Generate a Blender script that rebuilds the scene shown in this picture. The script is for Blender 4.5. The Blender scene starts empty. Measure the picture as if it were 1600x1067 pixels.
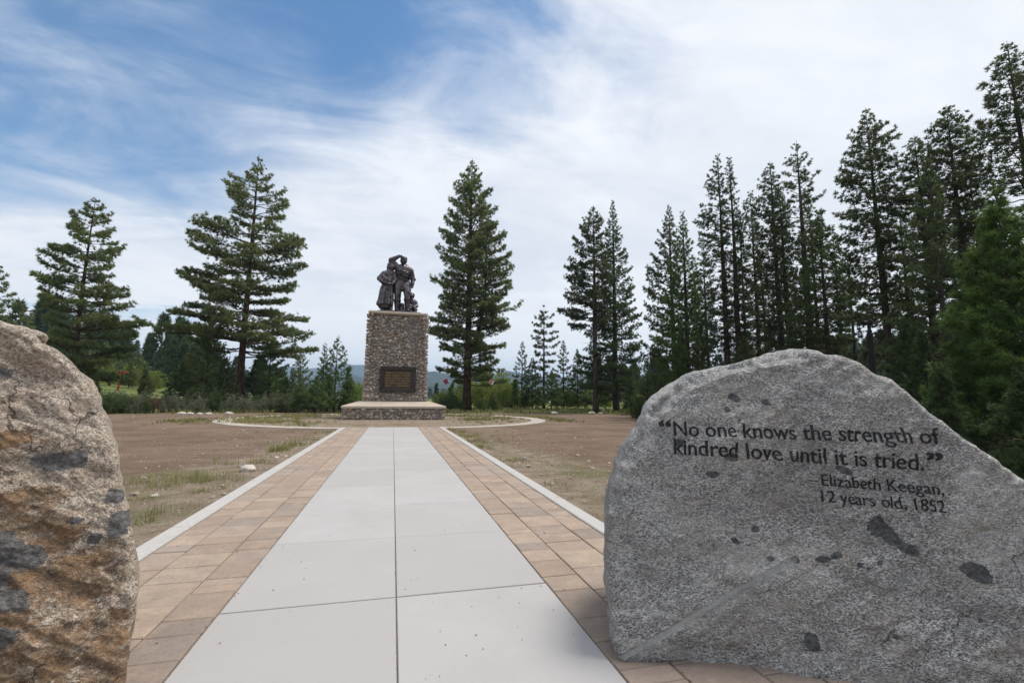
import bpy, bmesh, math, random
import numpy as np
from mathutils import Matrix, Vector, noise as mnoise

S = bpy.context.scene
C = S.collection
R = math.radians

# ------------------------------------------------------------------ camera
F, PW, PH = 711.0, 1600.0, 1067.0          # focal length in photo pixels, photo size
CAM = np.array([-0.085, 0.0, 1.53])
PITCH, YAW, ROLL = R(7.12), R(-14.48), R(0.6)

def ray(px, py):
    """direction in the world of a photo pixel, one unit of depth long"""
    x = (px - PW / 2) / F; y = (PH / 2 - py) / F
    c, s = math.cos(ROLL), math.sin(ROLL)
    x, y = x * c - y * s, x * s + y * c
    c, s = math.cos(PITCH), math.sin(PITCH)
    f, u = c - s * y, s + c * y
    c, s = math.cos(YAW), math.sin(YAW)
    return np.array([c * x - s * f, s * x + c * f, u])

def ground_at(px, py, z=0.0):
    r = ray(px, py); return CAM + r * ((z - CAM[2]) / r[2])

def far_at(px, py, dist):
    r = ray(px, py); return CAM + r * (dist / math.hypot(r[0], r[1]))

cd = bpy.data.cameras.new('camera'); cam = bpy.data.objects.new('camera', cd); C.objects.link(cam)
cd.sensor_width = 36.0; cd.lens = F / PW * 36.0; cd.clip_start = 0.05; cd.clip_end = 20000
fw = Vector(ray(PW / 2, PH / 2)).normalized()
rt = Vector(ray(PW / 2 + 100, PH / 2) - ray(PW / 2, PH / 2)).normalized()
up = rt.cross(fw)
M = Matrix((rt, up, -fw)).transposed().to_4x4(); M.translation = Vector(CAM)
cam.matrix_world = M
S.camera = cam

# ------------------------------------------------------------------ light
S.view_settings.view_transform = 'Standard'; S.view_settings.look = 'None'
S.view_settings.exposure = 0.35; S.view_settings.gamma = 1.0
SUN_EL, SUN_AZ = R(66), R(82)              # azimuth clockwise from +Y (the way the path runs)
sd = bpy.data.lights.new('sun', 'SUN'); sd.energy = 2.8; sd.angle = R(20); sd.color = (1, .95, .88)
sun = bpy.data.objects.new('sun', sd); C.objects.link(sun)
sv = Vector((math.sin(SUN_AZ) * math.cos(SUN_EL), math.cos(SUN_AZ) * math.cos(SUN_EL), math.sin(SUN_EL)))
sun.rotation_euler = sv.to_track_quat('Z', 'Y').to_euler(); sun.location = (0, 0, 60)

# ------------------------------------------------------------------ node helper
class NT:
    def __init__(s, tree): s.t = tree; s.n = tree.nodes; s.l = tree.links
    def put(s, sock, v):
        if v is None: return
        if isinstance(v, bpy.types.NodeSocket): s.l.new(v, sock)
        elif isinstance(v, (tuple, list)):
            n = len(sock.default_value)
            v = tuple(v); sock.default_value = v if len(v) == n else (v + (1.0,))[:n]
        else:
            try: sock.default_value = v
            except TypeError: sock.default_value = (v, v, v)
    def m(s, op, a, b=None, c=None, clamp=False):
        n = s.n.new('ShaderNodeMath'); n.operation = op; n.use_clamp = clamp
        for i, v in enumerate((a, b, c)): s.put(n.inputs[i], v)
        return n.outputs[0]
    def v(s, op, a, b=None):
        n = s.n.new('ShaderNodeVectorMath'); n.operation = op
        s.put(n.inputs[0], a); s.put(n.inputs[1], b)
        return n.outputs['Value' if op in ('DOT_PRODUCT', 'LENGTH', 'DISTANCE') else 'Vector']
    def noise(s, vec, scale, detail=4, rough=.55, dist=0., out='Fac'):
        n = s.n.new('ShaderNodeTexNoise'); s.put(n.inputs['Vector'], vec)
        n.inputs['Scale'].default_value = scale; n.inputs['Detail'].default_value = detail
        n.inputs['Roughness'].default_value = rough; n.inputs['Distortion'].default_value = dist
        return n.outputs[out]
    def vor(s, vec, scale, feature='F1', out='Distance', rnd=1.):
        n = s.n.new('ShaderNodeTexVoronoi'); n.feature = feature; s.put(n.inputs['Vector'], vec)
        n.inputs['Scale'].default_value = scale; n.inputs['Randomness'].default_value = rnd
        return n.outputs[out]
    def step(s, x, a, b, lo=0., hi=1., smooth=True):
        n = s.n.new('ShaderNodeMapRange'); n.interpolation_type = 'SMOOTHSTEP' if smooth else 'LINEAR'
        s.put(n.inputs['Value'], x); n.inputs['From Min'].default_value = a; n.inputs['From Max'].default_value = b
        n.inputs['To Min'].default_value = lo; n.inputs['To Max'].default_value = hi
        return n.outputs[0]
    def mix(s, f, a, b, mode='MIX'):
        n = s.n.new('ShaderNodeMix'); n.data_type = 'RGBA'; n.blend_type = mode; n.clamp_factor = True
        s.put(n.inputs[0], f); s.put(n.inputs[6], a); s.put(n.inputs[7], b)
        return n.outputs[2]
    def attr(s, name, out='Fac'):
        n = s.n.new('ShaderNodeAttribute'); n.attribute_name = name; return n.outputs[out]
    def pos(s): return s.n.new('ShaderNodeNewGeometry').outputs['Position']
    def obj(s): return s.n.new('ShaderNodeTexCoord').outputs['Object']
    def xyz(s, v):
        n = s.n.new('ShaderNodeSeparateXYZ'); s.put(n.inputs[0], v); return n.outputs
    def comb(s, x, y, z):
        n = s.n.new('ShaderNodeCombineXYZ')
        for i, q in enumerate((x, y, z)): s.put(n.inputs[i], q)
        return n.outputs[0]
    def bump(s, h, dist, strength=1., nrm=None):
        n = s.n.new('ShaderNodeBump'); n.inputs['Distance'].default_value = dist; n.inputs['Strength'].default_value = strength
        s.put(n.inputs['Height'], h); s.put(n.inputs['Normal'], nrm); return n.outputs[0]

def material(name, rough=.8, spec=.3, metal=0.):
    mt = bpy.data.materials.new(name); mt.use_nodes = True
    nt = NT(mt.node_tree); b = nt.n['Principled BSDF']
    b.inputs['Roughness'].default_value = rough; b.inputs['Metallic'].default_value = metal
    b.inputs['Specular IOR Level'].default_value = spec
    return mt, nt, b

def flat(name, col, rough=.7, spec=.3, metal=0., var=.25, scale=6.):
    mt, n, b = material(name, rough, spec, metal)
    f = n.noise(n.obj(), scale, 5)
    n.put(b.inputs['Base Color'], n.mix(n.step(f, .3, .7), tuple(c * (1 - var) for c in col), tuple(min(1, c * (1 + var)) for c in col)))
    return mt

# ------------------------------------------------------------------ sky
W = bpy.data.worlds.new('World'); S.world = W; W.use_nodes = True
w = NT(W.node_tree); bg = w.n['Background']; bg.inputs['Strength'].default_value = .1
sky = w.n.new('ShaderNodeTexSky'); sky.sky_type = 'NISHITA'; sky.sun_disc = False
sky.sun_elevation = SUN_EL; sky.sun_rotation = SUN_AZ; sky.altitude = 1800; sky.air_density = 1.25; sky.dust_density = .1; sky.ozone_density = 1.6
dirv = w.v('NORMALIZE', w.n.new('ShaderNodeTexCoord').outputs['Generated'])
dx, dy, dz = w.xyz(dirv)
den = w.m('ADD', w.m('MAXIMUM', dz, 0.), .22)
pl = w.comb(w.m('DIVIDE', dx, den), w.m('DIVIDE', dy, den), 0.)     # a flat cloud layer overhead
rot = w.n.new('ShaderNodeMapping'); w.put(rot.inputs['Vector'], pl); rot.inputs['Rotation'].default_value = (0, 0, R(28)); rot.inputs['Scale'].default_value = (1, 1.7, 1)
n_big = w.noise(pl, 1.1, 4, .5, .4)
n_str = w.noise(rot.outputs[0], 1.7, 8, .6, .9)
n_fin = w.noise(rot.outputs[0], 5.0, 6, .6, .6)
def near(px, py, inner, outer):
    d = Vector(ray(px, py)).normalized()
    return w.step(w.v('DOT_PRODUCT', dirv, tuple(d)), math.cos(R(outer)), math.cos(R(inner)))
hole = None
for (px, py, a, b, k) in ((640, -60, 0, 24, .80), (420, -40, 0, 22, .70), (160, -20, 0, 26, .66), (20, 110, 0, 22, .56), (860, 30, 0, 20, .40), (560, 130, 0, 15, .42), (20, 260, 0, 16, .18), (330, 110, 0, 14, .28)):
    q = w.m('MULTIPLY', near(px, py, a, b), k); hole = q if hole is None else w.m('MAXIMUM', w.m('MULTIPLY', w.m('ADD', hole, q), .62), w.m('MAXIMUM', hole, q))
# thin gaps of blue low over the horizon
az_l = near(190, 500, 3, 13); az_r = near(1480, 500, 2, 10)
band = w.m('MULTIPLY', w.step(dz, .10, .14), w.step(dz, .215, .165))
lowstreak = w.noise(w.comb(dx, dy, w.m('MULTIPLY', dz, 9.)), 3.2, 5, .55)
low = w.m('MULTIPLY', w.m('MULTIPLY', w.m('MAXIMUM', az_l, az_r), band), w.step(lowstreak, .42, .58))
cov = w.m('ADD', w.m('ADD', w.m('MULTIPLY', w.m('SUBTRACT', n_str, .5), 1.0), w.m('MULTIPLY', w.m('SUBTRACT', n_fin, .5), .30)), w.m('ADD', w.m('MULTIPLY', w.m('SUBTRACT', n_big, .5), .8), w.m('ADD', .95, w.m('MULTIPLY', w.step(dz, .42, .2), .25))))
cov = w.m('SUBTRACT', w.m('SUBTRACT', cov, hole), w.m('MULTIPLY', low, .75))
cov = w.step(cov, -.05, .85)
shade = w.step(w.m('ADD', w.m('MULTIPLY', n_big, .45), w.m('ADD', w.m('MULTIPLY', n_str, .35), w.m('MULTIPLY', n_fin, .2))), .40, .60)
glow = near(1380, 60, 4, 50)
cl = w.mix(shade, (5.7, 6.15, 6.95), (7.6, 7.8, 8.2))
cl = w.mix(w.m('MULTIPLY', glow, .45), cl, (8.0, 8.05, 8.2))
cl = w.mix(w.step(dz, .34, .06, 0., .85), cl, (9.3, 9.3, 9.35))
w.put(bg.inputs['Color'], w.mix(cov, w.mix(1., sky.outputs[0], (.66, 1.0, 1.15), 'MULTIPLY'), cl))

# ------------------------------------------------------------------ mesh helpers
rng = np.random.default_rng(7)
def sstep(a, b, x):
    t = np.clip((np.asarray(x, float) - a) / (b - a), 0, 1); return t * t * (3 - 2 * t)

def mesh_obj(name, verts, faces, mat, parent=None, loc=None, smooth=True, attrs=None, face_attrs=None, cols=None):
    """verts (n,3) in world (or the parent's) space, faces an (m,k) array or list of tuples"""
    me = bpy.data.meshes.new(name); verts = np.asarray(verts, np.float64)
    if loc is not None: verts = verts - np.asarray(loc)
    if isinstance(faces, np.ndarray):
        k = faces.shape[1]; nf = len(faces)
        me.vertices.add(len(verts)); me.vertices.foreach_set('co', verts.astype(np.float32).ravel())
        me.loops.add(nf * k); me.loops.foreach_set('vertex_index', faces.astype(np.int32).ravel())
        me.polygons.add(nf); me.polygons.foreach_set('loop_start', np.arange(0, nf * k, k, dtype=np.int32))
        me.update(calc_edges=True)
    else:
        me.from_pydata([tuple(v) for v in verts], [], [tuple(f) for f in faces])
    me.validate()
    me.polygons.foreach_set('use_smooth', np.full(len(me.polygons), smooth))
    for k, a in (attrs or {}).items():
        at = me.attributes.new(k, 'FLOAT', 'POINT'); at.data.foreach_set('value', np.asarray(a, np.float32))
    for k, a in (cols or {}).items():
        at = me.attributes.new(k, 'FLOAT_COLOR', 'POINT'); at.data.foreach_set('color', np.asarray(a, np.float32).ravel())
    me.materials.append(mat); me.update()
    o = bpy.data.objects.new(name, me); C.objects.link(o)
    if parent is not None: o.parent = parent
    elif loc is not None: o.location = tuple(loc)
    return o

class MB:
    """collects shapes into one mesh"""
    def __init__(s): s.v = []; s.f = []; s.a = []; s.n = 0
    def add(s, v, f, a=0.):
        v = np.asarray(v, float); s.v.append(v); s.f += [tuple(int(i) + s.n for i in q) for q in f]
        s.a.append(np.full(len(v), a) if np.isscalar(a) else np.asarray(a)); s.n += len(v); return s
    def box(s, x0, x1, y0, y1, z0, z1, a=0., bev=0.):
        if bev <= 0:
            v = [(x, y, z) for z in (z0, z1) for y in (y0, y1) for x in (x0, x1)]
            return s.add(v, [(0, 2, 3, 1), (4, 5, 7, 6), (0, 1, 5, 4), (2, 6, 7, 3), (0, 4, 6, 2), (1, 3, 7, 5)], a)
        b = bev
        v = []
        for (i, z) in ((0, z0), (0, z1 - b), (b, z1)):
            v += [(x0 + i, y0 + i, z), (x1 - i, y0 + i, z), (x1 - i, y1 - i, z), (x0 + i, y1 - i, z)]
        f = [(3, 2, 1, 0), (8, 9, 10, 11)]
        for r in (0, 4):
            for k in range(4): f.append((r + k, r + (k + 1) % 4, r + 4 + (k + 1) % 4, r + 4 + k))
        return s.add(v, f, a)
    def tube(s, pts, rad, n=8, a=0., cap=True):
        pts = np.asarray(pts, float); rad = np.broadcast_to(np.asarray(rad, float), (len(pts),))
        v = []
        for i, p in enumerate(pts):
            t = pts[min(i + 1, len(pts) - 1)] - pts[max(i - 1, 0)]; t = t / (np.linalg.norm(t) + 1e-9)
            h = np.array([1., 0, 0]) if abs(t[0]) < .8 else np.array([0, 1., 0])
            u = np.cross(t, h); u /= np.linalg.norm(u); q = np.cross(t, u)
            for k in range(n):
                an = 2 * math.pi * k / n; v.append(p + rad[i] * (math.cos(an) * u + math.sin(an) * q))
        f = []
        for i in range(len(pts) - 1):
            for k in range(n): f.append((i * n + k, i * n + (k + 1) % n, (i + 1) * n + (k + 1) % n, (i + 1) * n + k))
        if cap: f += [tuple(range(n - 1, -1, -1)), tuple((len(pts) - 1) * n + k for k in range(n))]
        return s.add(v, f, a)
    def build(s, name, mat, parent=None, loc=None, smooth=False, attr=None):
        v = np.concatenate(s.v)
        return mesh_obj(name, v, s.f, mat, parent, loc, smooth, {attr: np.concatenate(s.a)} if attr else None)

def ico(sub):
    bm = bmesh.new(); bmesh.ops.create_icosphere(bm, subdivisions=sub, radius=1)
    v = np.array([q.co[:] for q in bm.verts]); f = np.array([[x.index for x in q.verts] for q in bm.faces]); bm.free()
    return v, f
ICO1, ICO2, ICO3 = ico(1), ico(2), ico(3)

def empty(name, loc, label=None, cat=None, group=None):
    o = bpy.data.objects.new(name, None); C.objects.link(o); o.location = tuple(loc); o.empty_display_size = .2
    return tag(o, label, cat, group)
def tag(o, label=None, cat=None, group=None, kind=None):
    if label: o['label'] = label
    if cat: o['category'] = cat
    if group: o['group'] = group
    if kind: o['kind'] = kind
    return o
def copy_thing(root, loc, scale=1., rz=0., label=None):
    r = root.copy(); C.objects.link(r); r.location = tuple(loc); r.scale = (scale,) * 3; r.rotation_euler = (0, 0, rz)
    if label: r['label'] = label
    for ch in root.children:
        c = ch.copy(); C.objects.link(c); c.parent = r
    return r

def fbm(p, scale, octv=4, seed=0.):
    off = Vector((seed * 13.1, seed * 7.7, seed * 3.3))
    return np.array([mnoise.fractal(Vector(q) * scale + off, 1.0, 2.0, octv) for q in p])

# ------------------------------------------------------------------ terrain
def hgt(x, y):
    x = np.asarray(x, float); y = np.asarray(y, float)
    r = np.hypot(x, y); an = np.arctan2(-x, y)
    h = .3 * sstep(44, 58, r)
    wl = sstep(.16, .55, an) * sstep(3.0, 2.2, an)
    h = h + wl * .085 * (np.minimum(np.maximum(r - 50, 0), 330) - .0006 * np.minimum(np.maximum(r - 50, 0), 330) ** 2 * .5)
    wr = sstep(-.55, -.8, an) * sstep(-3.0, -2.4, an)
    h = h + wr * .085 * np.minimum(np.maximum(r - 75, 0), 260)
    h = h + .12 * np.sin(x * .11 + 1) * np.sin(y * .09) * sstep(46, 70, r)
    return h

CIRC = np.array([0., 33.5])
def axis_pts():
    a = np.concatenate([np.arange(0, 14, .5), np.arange(14, 70, 1.5), 70 * 1.12 ** np.arange(0, 41)])
    a = a[a < 6200]; a = np.append(a, 6200.)
    return np.concatenate([-a[:0:-1], a])
ax = axis_pts(); gx, gy = np.meshgrid(ax, ax, indexing='ij'); nA = len(ax)
gz = hgt(gx, gy)
gv = np.stack([gx, gy, gz], -1).reshape(-1, 3)
ii, jj = np.meshgrid(np.arange(nA - 1), np.arange(nA - 1), indexing='ij'); i0 = (ii * nA + jj).ravel()
gf = np.stack([i0, i0 + nA, i0 + nA + 1, i0 + 1], -1)

mg, n, b = material('ground', .95, .1)
P = n.pos(); px_, py_, pz_ = n.xyz(P)
ax_ = n.m('ABSOLUTE', px_)
rC = n.v('LENGTH', n.v('SUBTRACT', n.comb(px_, py_, 0.), (CIRC[0], CIRC[1], 0.)))
r0 = n.v('LENGTH', n.comb(px_, py_, 0.))
nA_ = n.noise(P, .35, 5, .6); nB_ = n.noise(P, 2.2, 6, .65); nC_ = n.noise(P, 14., 6, .7); nD_ = n.noise(P, 60., 3, .6)
streak = n.noise(n.v('MULTIPLY', P, (.35, 2.6, 1.)), 1.0, 6, .6)
dirt = n.mix(n.step(streak, .35, .65), (.145, .098, .070), (.235, .168, .124))
dirt = n.mix(n.step(nC_, .4, .75, 0., .6), dirt, (.32, .245, .185))
dirt = n.mix(n.step(nC_, .45, .25, 0., .6), dirt, (.085, .058, .043))
dirt = n.mix(n.m('MULTIPLY', n.step(n.m('ADD', nA_, n.m('MULTIPLY', n.m('SUBTRACT', streak, .5), .5)), .47, .60), .45), dirt, (.095, .064, .047))
dirt = n.mix(n.m('MULTIPLY', n.step(nD_, .58, .70), .5), dirt, (.36, .29, .225))
tan = n.mix(n.step(nB_, .35, .65), (.20, .15, .11), (.31, .245, .185))
tan = n.mix(n.step(nC_, .5, .72, 0., .8), tan, (.43, .36, .29))
tan = n.mix(n.step(nC_, .45, .28, 0., .7), tan, (.10, .073, .05))
tan = n.mix(n.m('MULTIPLY', n.step(nD_, .56, .68), .6), tan, (.47, .40, .32)); tan = n.mix(n.m('MULTIPLY', n.step(nD_, .44, .34), .6), tan, (.075, .055, .04))
dry = n.mix(n.step(nB_, .35, .65), (.17, .15, .07), (.09, .10, .04))
# verge of tan soil along the path, tan soil within the circle
edge = n.m('ADD', n.m('MULTIPLY', n.m('SUBTRACT', nA_, .5), 4.5), n.m('MULTIPLY', n.m('SUBTRACT', nB_, .5), 1.4))
vw = n.m('ADD', n.m('SUBTRACT', 5.6, n.m('MULTIPLY', py_, .13)), edge)
verge = n.m('MULTIPLY', n.step(n.m('SUBTRACT', vw, ax_), -.25, .5), n.step(py_, 30., 22.))
near_t = n.step(n.m('ADD', py_, n.m('MULTIPLY', edge, .5)), 9., 6.5)
inC = n.step(rC, 10.2, 9.9)
outC = n.m('MULTIPLY', n.step(n.m('ADD', rC, n.m('MULTIPLY', edge, .4)), 12.4, 11.2), n.step(py_, 24., 34.))
col = n.mix(n.m('MAXIMUM', n.m('MAXIMUM', verge, near_t), inC), dirt, tan)
# grass growth: thin patches near, solid beyond the lot
gpatch = n.step(n.m('ADD', nA_, n.m('MULTIPLY', n.m('SUBTRACT', nC_, .5), .35)), .52, .64)
col = n.mix(n.m('MULTIPLY', n.m('MULTIPLY', gpatch, n.m('MAXIMUM', n.m('MAXIMUM', verge, outC), n.m('MULTIPLY', inC, .9))), .75), col, dry)
beyond = n.step(n.m('ADD', r0, n.m('MULTIPLY', edge, 1.6)), 45.5, 49.)
meadow = n.mix(n.step(nA_, .35, .65), (.10, .125, .04), (.17, .20, .065))
meadow = n.mix(n.step(nC_, .4, .7, 0., .6), meadow, (.075, .085, .035))
col = n.mix(beyond, col, meadow)
wf = n.m('MULTIPLY', n.step(n.m('DIVIDE', px_, n.m('MAXIMUM', n.m('ADD', py_, edge), .5)), .70, .85), n.step(n.m('ADD', r0, edge), 9., 13.))
col = n.mix(wf, col, n.mix(n.step(nC_, .4, .65), (.045, .042, .022), (.085, .10, .035)))
n.put(b.inputs['Base Color'], col)
hh = n.m('ADD', n.m('MULTIPLY', nB_, .6), n.m('ADD', n.m('MULTIPLY', nC_, .35), n.m('ADD', n.m('MULTIPLY', nD_, .12), n.m('MULTIPLY', streak, .7))))
n.put(b.inputs['Normal'], n.bump(hh, .16, 1.))
ground = mesh_obj('ground', gv, gf, mg); ground['kind'] = 'structure'

# distant ridges
mh, n, b = material('wooded_hill', .95, .05)
P = n.pos()
n.put(b.inputs['Base Color'], n.mix(n.step(n.noise(P, .012, 6, .65), .38, .62), (.014, .024, .014), (.038, .048, .027)))
def ridge(name, dist, prof, thick, seed):
    xs = np.linspace(-300, 1900, 120); yv = np.interp(xs, [p[0] for p in prof], [p[1] for p in prof])
    base = []
    for x, y in zip(xs, yv):
        p = far_at(x, 600, dist); h = (far_at(x, y, dist)[2])
        h = max(4., h + 10 * dist / 2000 * mnoise.fractal(Vector((x * .02, seed, 0)), 1, 2, 5))
        base.append((p[0], p[1], h))
    base = np.array(base); dirs = base[:, :2] / np.linalg.norm(base[:, :2], axis=1)[:, None]
    rows = []; K = 15
    for k in range(K):
        s = k / (K - 1); o = (s - .45) * thick
        prof_k = math.cos(min(1, abs(s - .45) / .55) * math.pi / 2) ** 1.2
        q = np.zeros_like(base); q[:, :2] = base[:, :2] + dirs * o
        q[:, 2] = base[:, 2] * prof_k + (np.array([mnoise.fractal(Vector((p[0] * .004, p[1] * .004, seed)), 1, 2, 4) for p in q]) * thick * .02 * (prof_k > .05)) - 3 * (prof_k <= .05)
        rows.append(q)
    v = np.concatenate(rows); N = len(xs)
    f = np.array([(k * N + i, k * N + i + 1, (k + 1) * N + i + 1, (k + 1) * N + i) for k in range(K - 1) for i in range(N - 1)])
    o = mesh_obj(name, v, f, mh); o['kind'] = 'structure'; return o
ridge('hills', 2300, [(-300, 590), (300, 598), (420, 596), (520, 588), (600, 592), (680, 584), (740, 590), (790, 582), (850, 596), (1000, 590), (1300, 560), (1900, 540)], 1500, 3)
ridge('mountains', 4300, [(-300, 590), (300, 590), (430, 577), (500, 575), (570, 568), (620, 572), (690, 588), (800, 592), (1000, 590), (1900, 580)], 2200, 9)

# ------------------------------------------------------------------ path
mc, n, b = material('broom_concrete', .85, .25)
P = n.pos(); c_in = n.attr('tone')
f1 = n.noise(P, .9, 5, .6); f2 = n.noise(P, 26., 5, .7); f3 = n.noise(n.v('MULTIPLY', P, (1.5, 90., 1.)), 2., 4, .6)
c = n.mix(n.step(f1, .3, .7), (.365, .35, .342), (.425, .41, .402))
c = n.mix(n.m('MULTIPLY', n.step(f2, .35, .7), .35), c, (.40, .385, .375))
c = n.mix(n.m('MULTIPLY', n.step(n.vor(P, 3.1), .045, .02), n.step(n.noise(P, 1.3, 2), .5, .6)), c, (.09, .075, .06))
c = n.mix(n.m('MULTIPLY', n.step(f3, .3, .7), .16), c, (.37, .36, .36))
c = n.mix(n.m('MULTIPLY', n.step(n.noise(P, .55, 7, .7, 1.), .48, .70), .45), c, (.39, .36, .33))
n.put(b.inputs['Base Color'], n.mix(c_in, c, (.36, .345, .335)))
n.put(b.inputs['Normal'], n.bump(n.m('ADD', n.m('MULTIPLY', f3, .8), f2), .004, .6))
mp, n, b = material('stone_paver', .85, .25)
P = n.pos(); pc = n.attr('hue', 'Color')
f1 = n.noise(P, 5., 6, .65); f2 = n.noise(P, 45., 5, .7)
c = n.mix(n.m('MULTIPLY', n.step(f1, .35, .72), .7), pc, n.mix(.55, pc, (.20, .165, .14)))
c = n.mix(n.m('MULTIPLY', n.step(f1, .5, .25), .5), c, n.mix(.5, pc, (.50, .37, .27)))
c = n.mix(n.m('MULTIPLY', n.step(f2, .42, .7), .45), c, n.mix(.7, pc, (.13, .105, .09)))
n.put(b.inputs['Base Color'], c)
n.put(b.inputs['Normal'], n.bump(n.m('ADD', f1, n.m('MULTIPLY', f2, .4)), .012, .8))
ms = flat('joint_sand', (.20, .16, .12), .95, .1, var=.35, scale=60)

PATH_END = 23.95
m_ = MB(); m_.box(-2.47, 2.47, -4, PATH_END, -.05, .022); bed = m_.build('path_bed', ms); bed['kind'] = 'structure'
r = random.Random(4)
slab = MB()
edges = [-3.87, -2.35, -.82, .70, 2.23, 3.75] + [3.75 + 1.525 * k for k in range(1, 14)]
edges[-1] = PATH_END
for k in range(len(edges) - 1):
    for sx in (0, 1):
        x0, x1 = (-1.187, -.0048) if sx == 0 else (.0048, 1.187)
        g0 = .009 if k in (5,) else .0028; g1 = .009 if k in (4,) else .0028
        h = .034 + r.uniform(-.001, .001)
        slab.box(x0, x1, edges[k] + g0, edges[k + 1] - g1, .0, h, r.uniform(0, .9), bev=.004)
path = slab.build('path', mc, attr='tone'); path['kind'] = 'structure'
pv, pf, pcx = [], [], []; nn = 0
pal = [(.43, .315, .235), (.45, .335, .25), (.405, .30, .23), (.42, .325, .25), (.39, .30, .24), (.345, .28, .235), (.47, .36, .27), (.42, .32, .245), (.435, .325, .25), (.40, .31, .25)]
for side in (-1, 1):
    rows = [(1.197, 1.515), (1.522, 1.950), (1.957, 2.245), (2.252, 2.46)]
    for (a0, a1) in rows:
        y = -3.6 - r.uniform(0, .3)
        while y < (PATH_END - .1 if a0 < 2.2 else 2.85):
            L = r.choice([.15, .22, .3, .3, .36, .45, .45]) * r.uniform(.97, 1.03)
            y1 = min(y + L, PATH_END)
            h = .034 + r.uniform(-.004, .003); j = .0035; bv = .006
            xs = sorted((side * a0, side * a1))
            mb = MB().box(xs[0] + r.uniform(0, .004), xs[1] - r.uniform(0, .004), y + j, y1 - j, 0, h, bev=bv)
            v = np.concatenate(mb.v); v[:, 2] += (v[:, 2] > .01) * np.array([r.uniform(-.0015, .0015) for _ in v])
            pv.append(v); pf += [tuple(i + nn for i in q) for q in mb.f]; nn += len(v)
            q = (.60 * np.array(r.choice(pal)) + .40 * np.array((.335, .275, .225))) * r.uniform(.78, 1.0)
            if y < 3.5: q = .35 * q + .65 * np.array((.235, .19, .165)) * r.uniform(.85, 1.15)  # nearest pavers darkened, the boulder's shadow put into their colour
            pcx.append(np.tile(np.append(q, 1), (len(v), 1)))
            y = y1
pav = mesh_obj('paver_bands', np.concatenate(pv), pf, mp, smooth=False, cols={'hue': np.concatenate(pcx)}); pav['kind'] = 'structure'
mk, n, b = material('kerb_concrete', .85, .25)
P = n.pos(); f1 = n.noise(P, 1.6, 6, .65); f2 = n.noise(P, 40, 5, .7)
c = n.mix(n.step(f1, .3, .7), (.40, .385, .365), (.50, .485, .465)); c = n.mix(n.m('MULTIPLY', n.step(n.m('ADD', f2, n.m('MULTIPLY', n.m('SUBTRACT', f1, .5), .6)), .45, .66), .65), c, (.29, .255, .22))
n.put(b.inputs['Base Color'], c); n.put(b.inputs['Normal'], n.bump(f2, .006, .5))
kb = MB()
for side in (-1, 1):
    y = 3.1
    while y < PATH_END:
        y1 = min(y + 3.05, PATH_END); xs = sorted((side * 2.252, side * 2.455))
        kb.box(xs[0], xs[1], y + .003, y1 - .003, -.1, .048, bev=.01); y = y1
k = kb.build('kerb', mk); k['kind'] = 'structure'
# the round walk about the monument
rv, rf = [], []
a0 = math.asin(2.47 / 10.7); NS = 200
for i in range(NS + 1):
    a = -math.pi / 2 + a0 + (2 * math.pi - 2 * a0) * i / NS
    for (rr, z) in ((9.72, -.05), (9.72, .02), (9.74, .026), (10.68, .036), (10.7, .03), (10.7, -.05)):
        rr2 = rr + (.03 * mnoise.noise(Vector((a * 9, rr, 0))))
        rv.append((CIRC[0] + rr2 * math.cos(a), CIRC[1] + rr2 * math.sin(a), z + .01 * mnoise.noise(Vector((a * 5, 1, 0)))))
for i in range(NS):
    for q in range(5): rf.append((i * 6 + q, i * 6 + q + 1, (i + 1) * 6 + q + 1, (i + 1) * 6 + q))
mwk = flat('walk_concrete', (.40, .36, .31), .9, .2, var=.2, scale=3)
rg = mesh_obj('round_walk', rv, rf, mwk, smooth=False); rg['kind'] = 'structure'

# ------------------------------------------------------------------ monument
mcob, n, b = material('cobble', .8, .35)
P = n.obj(); tc = n.attr('hue', 'Color'); f1 = n.noise(P, 9, 5, .7); f2 = n.noise(P, 50, 4, .7)
c = n.mix(n.m('MULTIPLY', n.step(f1, .4, .7), .5), tc, n.mix(.6, tc, (.10, .08, .07))); c = n.mix(n.m('MULTIPLY', n.step(f2, .5, .7), .35), c, (.40, .37, .33))
n.put(b.inputs['Base Color'], c); n.put(b.inputs['Normal'], n.bump(f1, .03, .6))
mmort = flat('mortar', (.20, .178, .158), .95, .1, var=.25, scale=8)
mcap, n, b = material('cap_concrete', .85, .25)
P = n.obj(); f1 = n.noise(P, 1.2, 6, .65); f2 = n.noise(P, 25, 5, .7)
c = n.mix(n.step(f1, .3, .7), (.40, .335, .265), (.48, .415, .34)); c = n.mix(n.m('MULTIPLY', n.step(f2, .5, .72), .45), c, (.27, .22, .17))
n.put(b.inputs['Base Color'], c); n.put(b.inputs['Normal'], n.bump(f2, .01, .5))
MX = .08                                                   # middle of the monument
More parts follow.
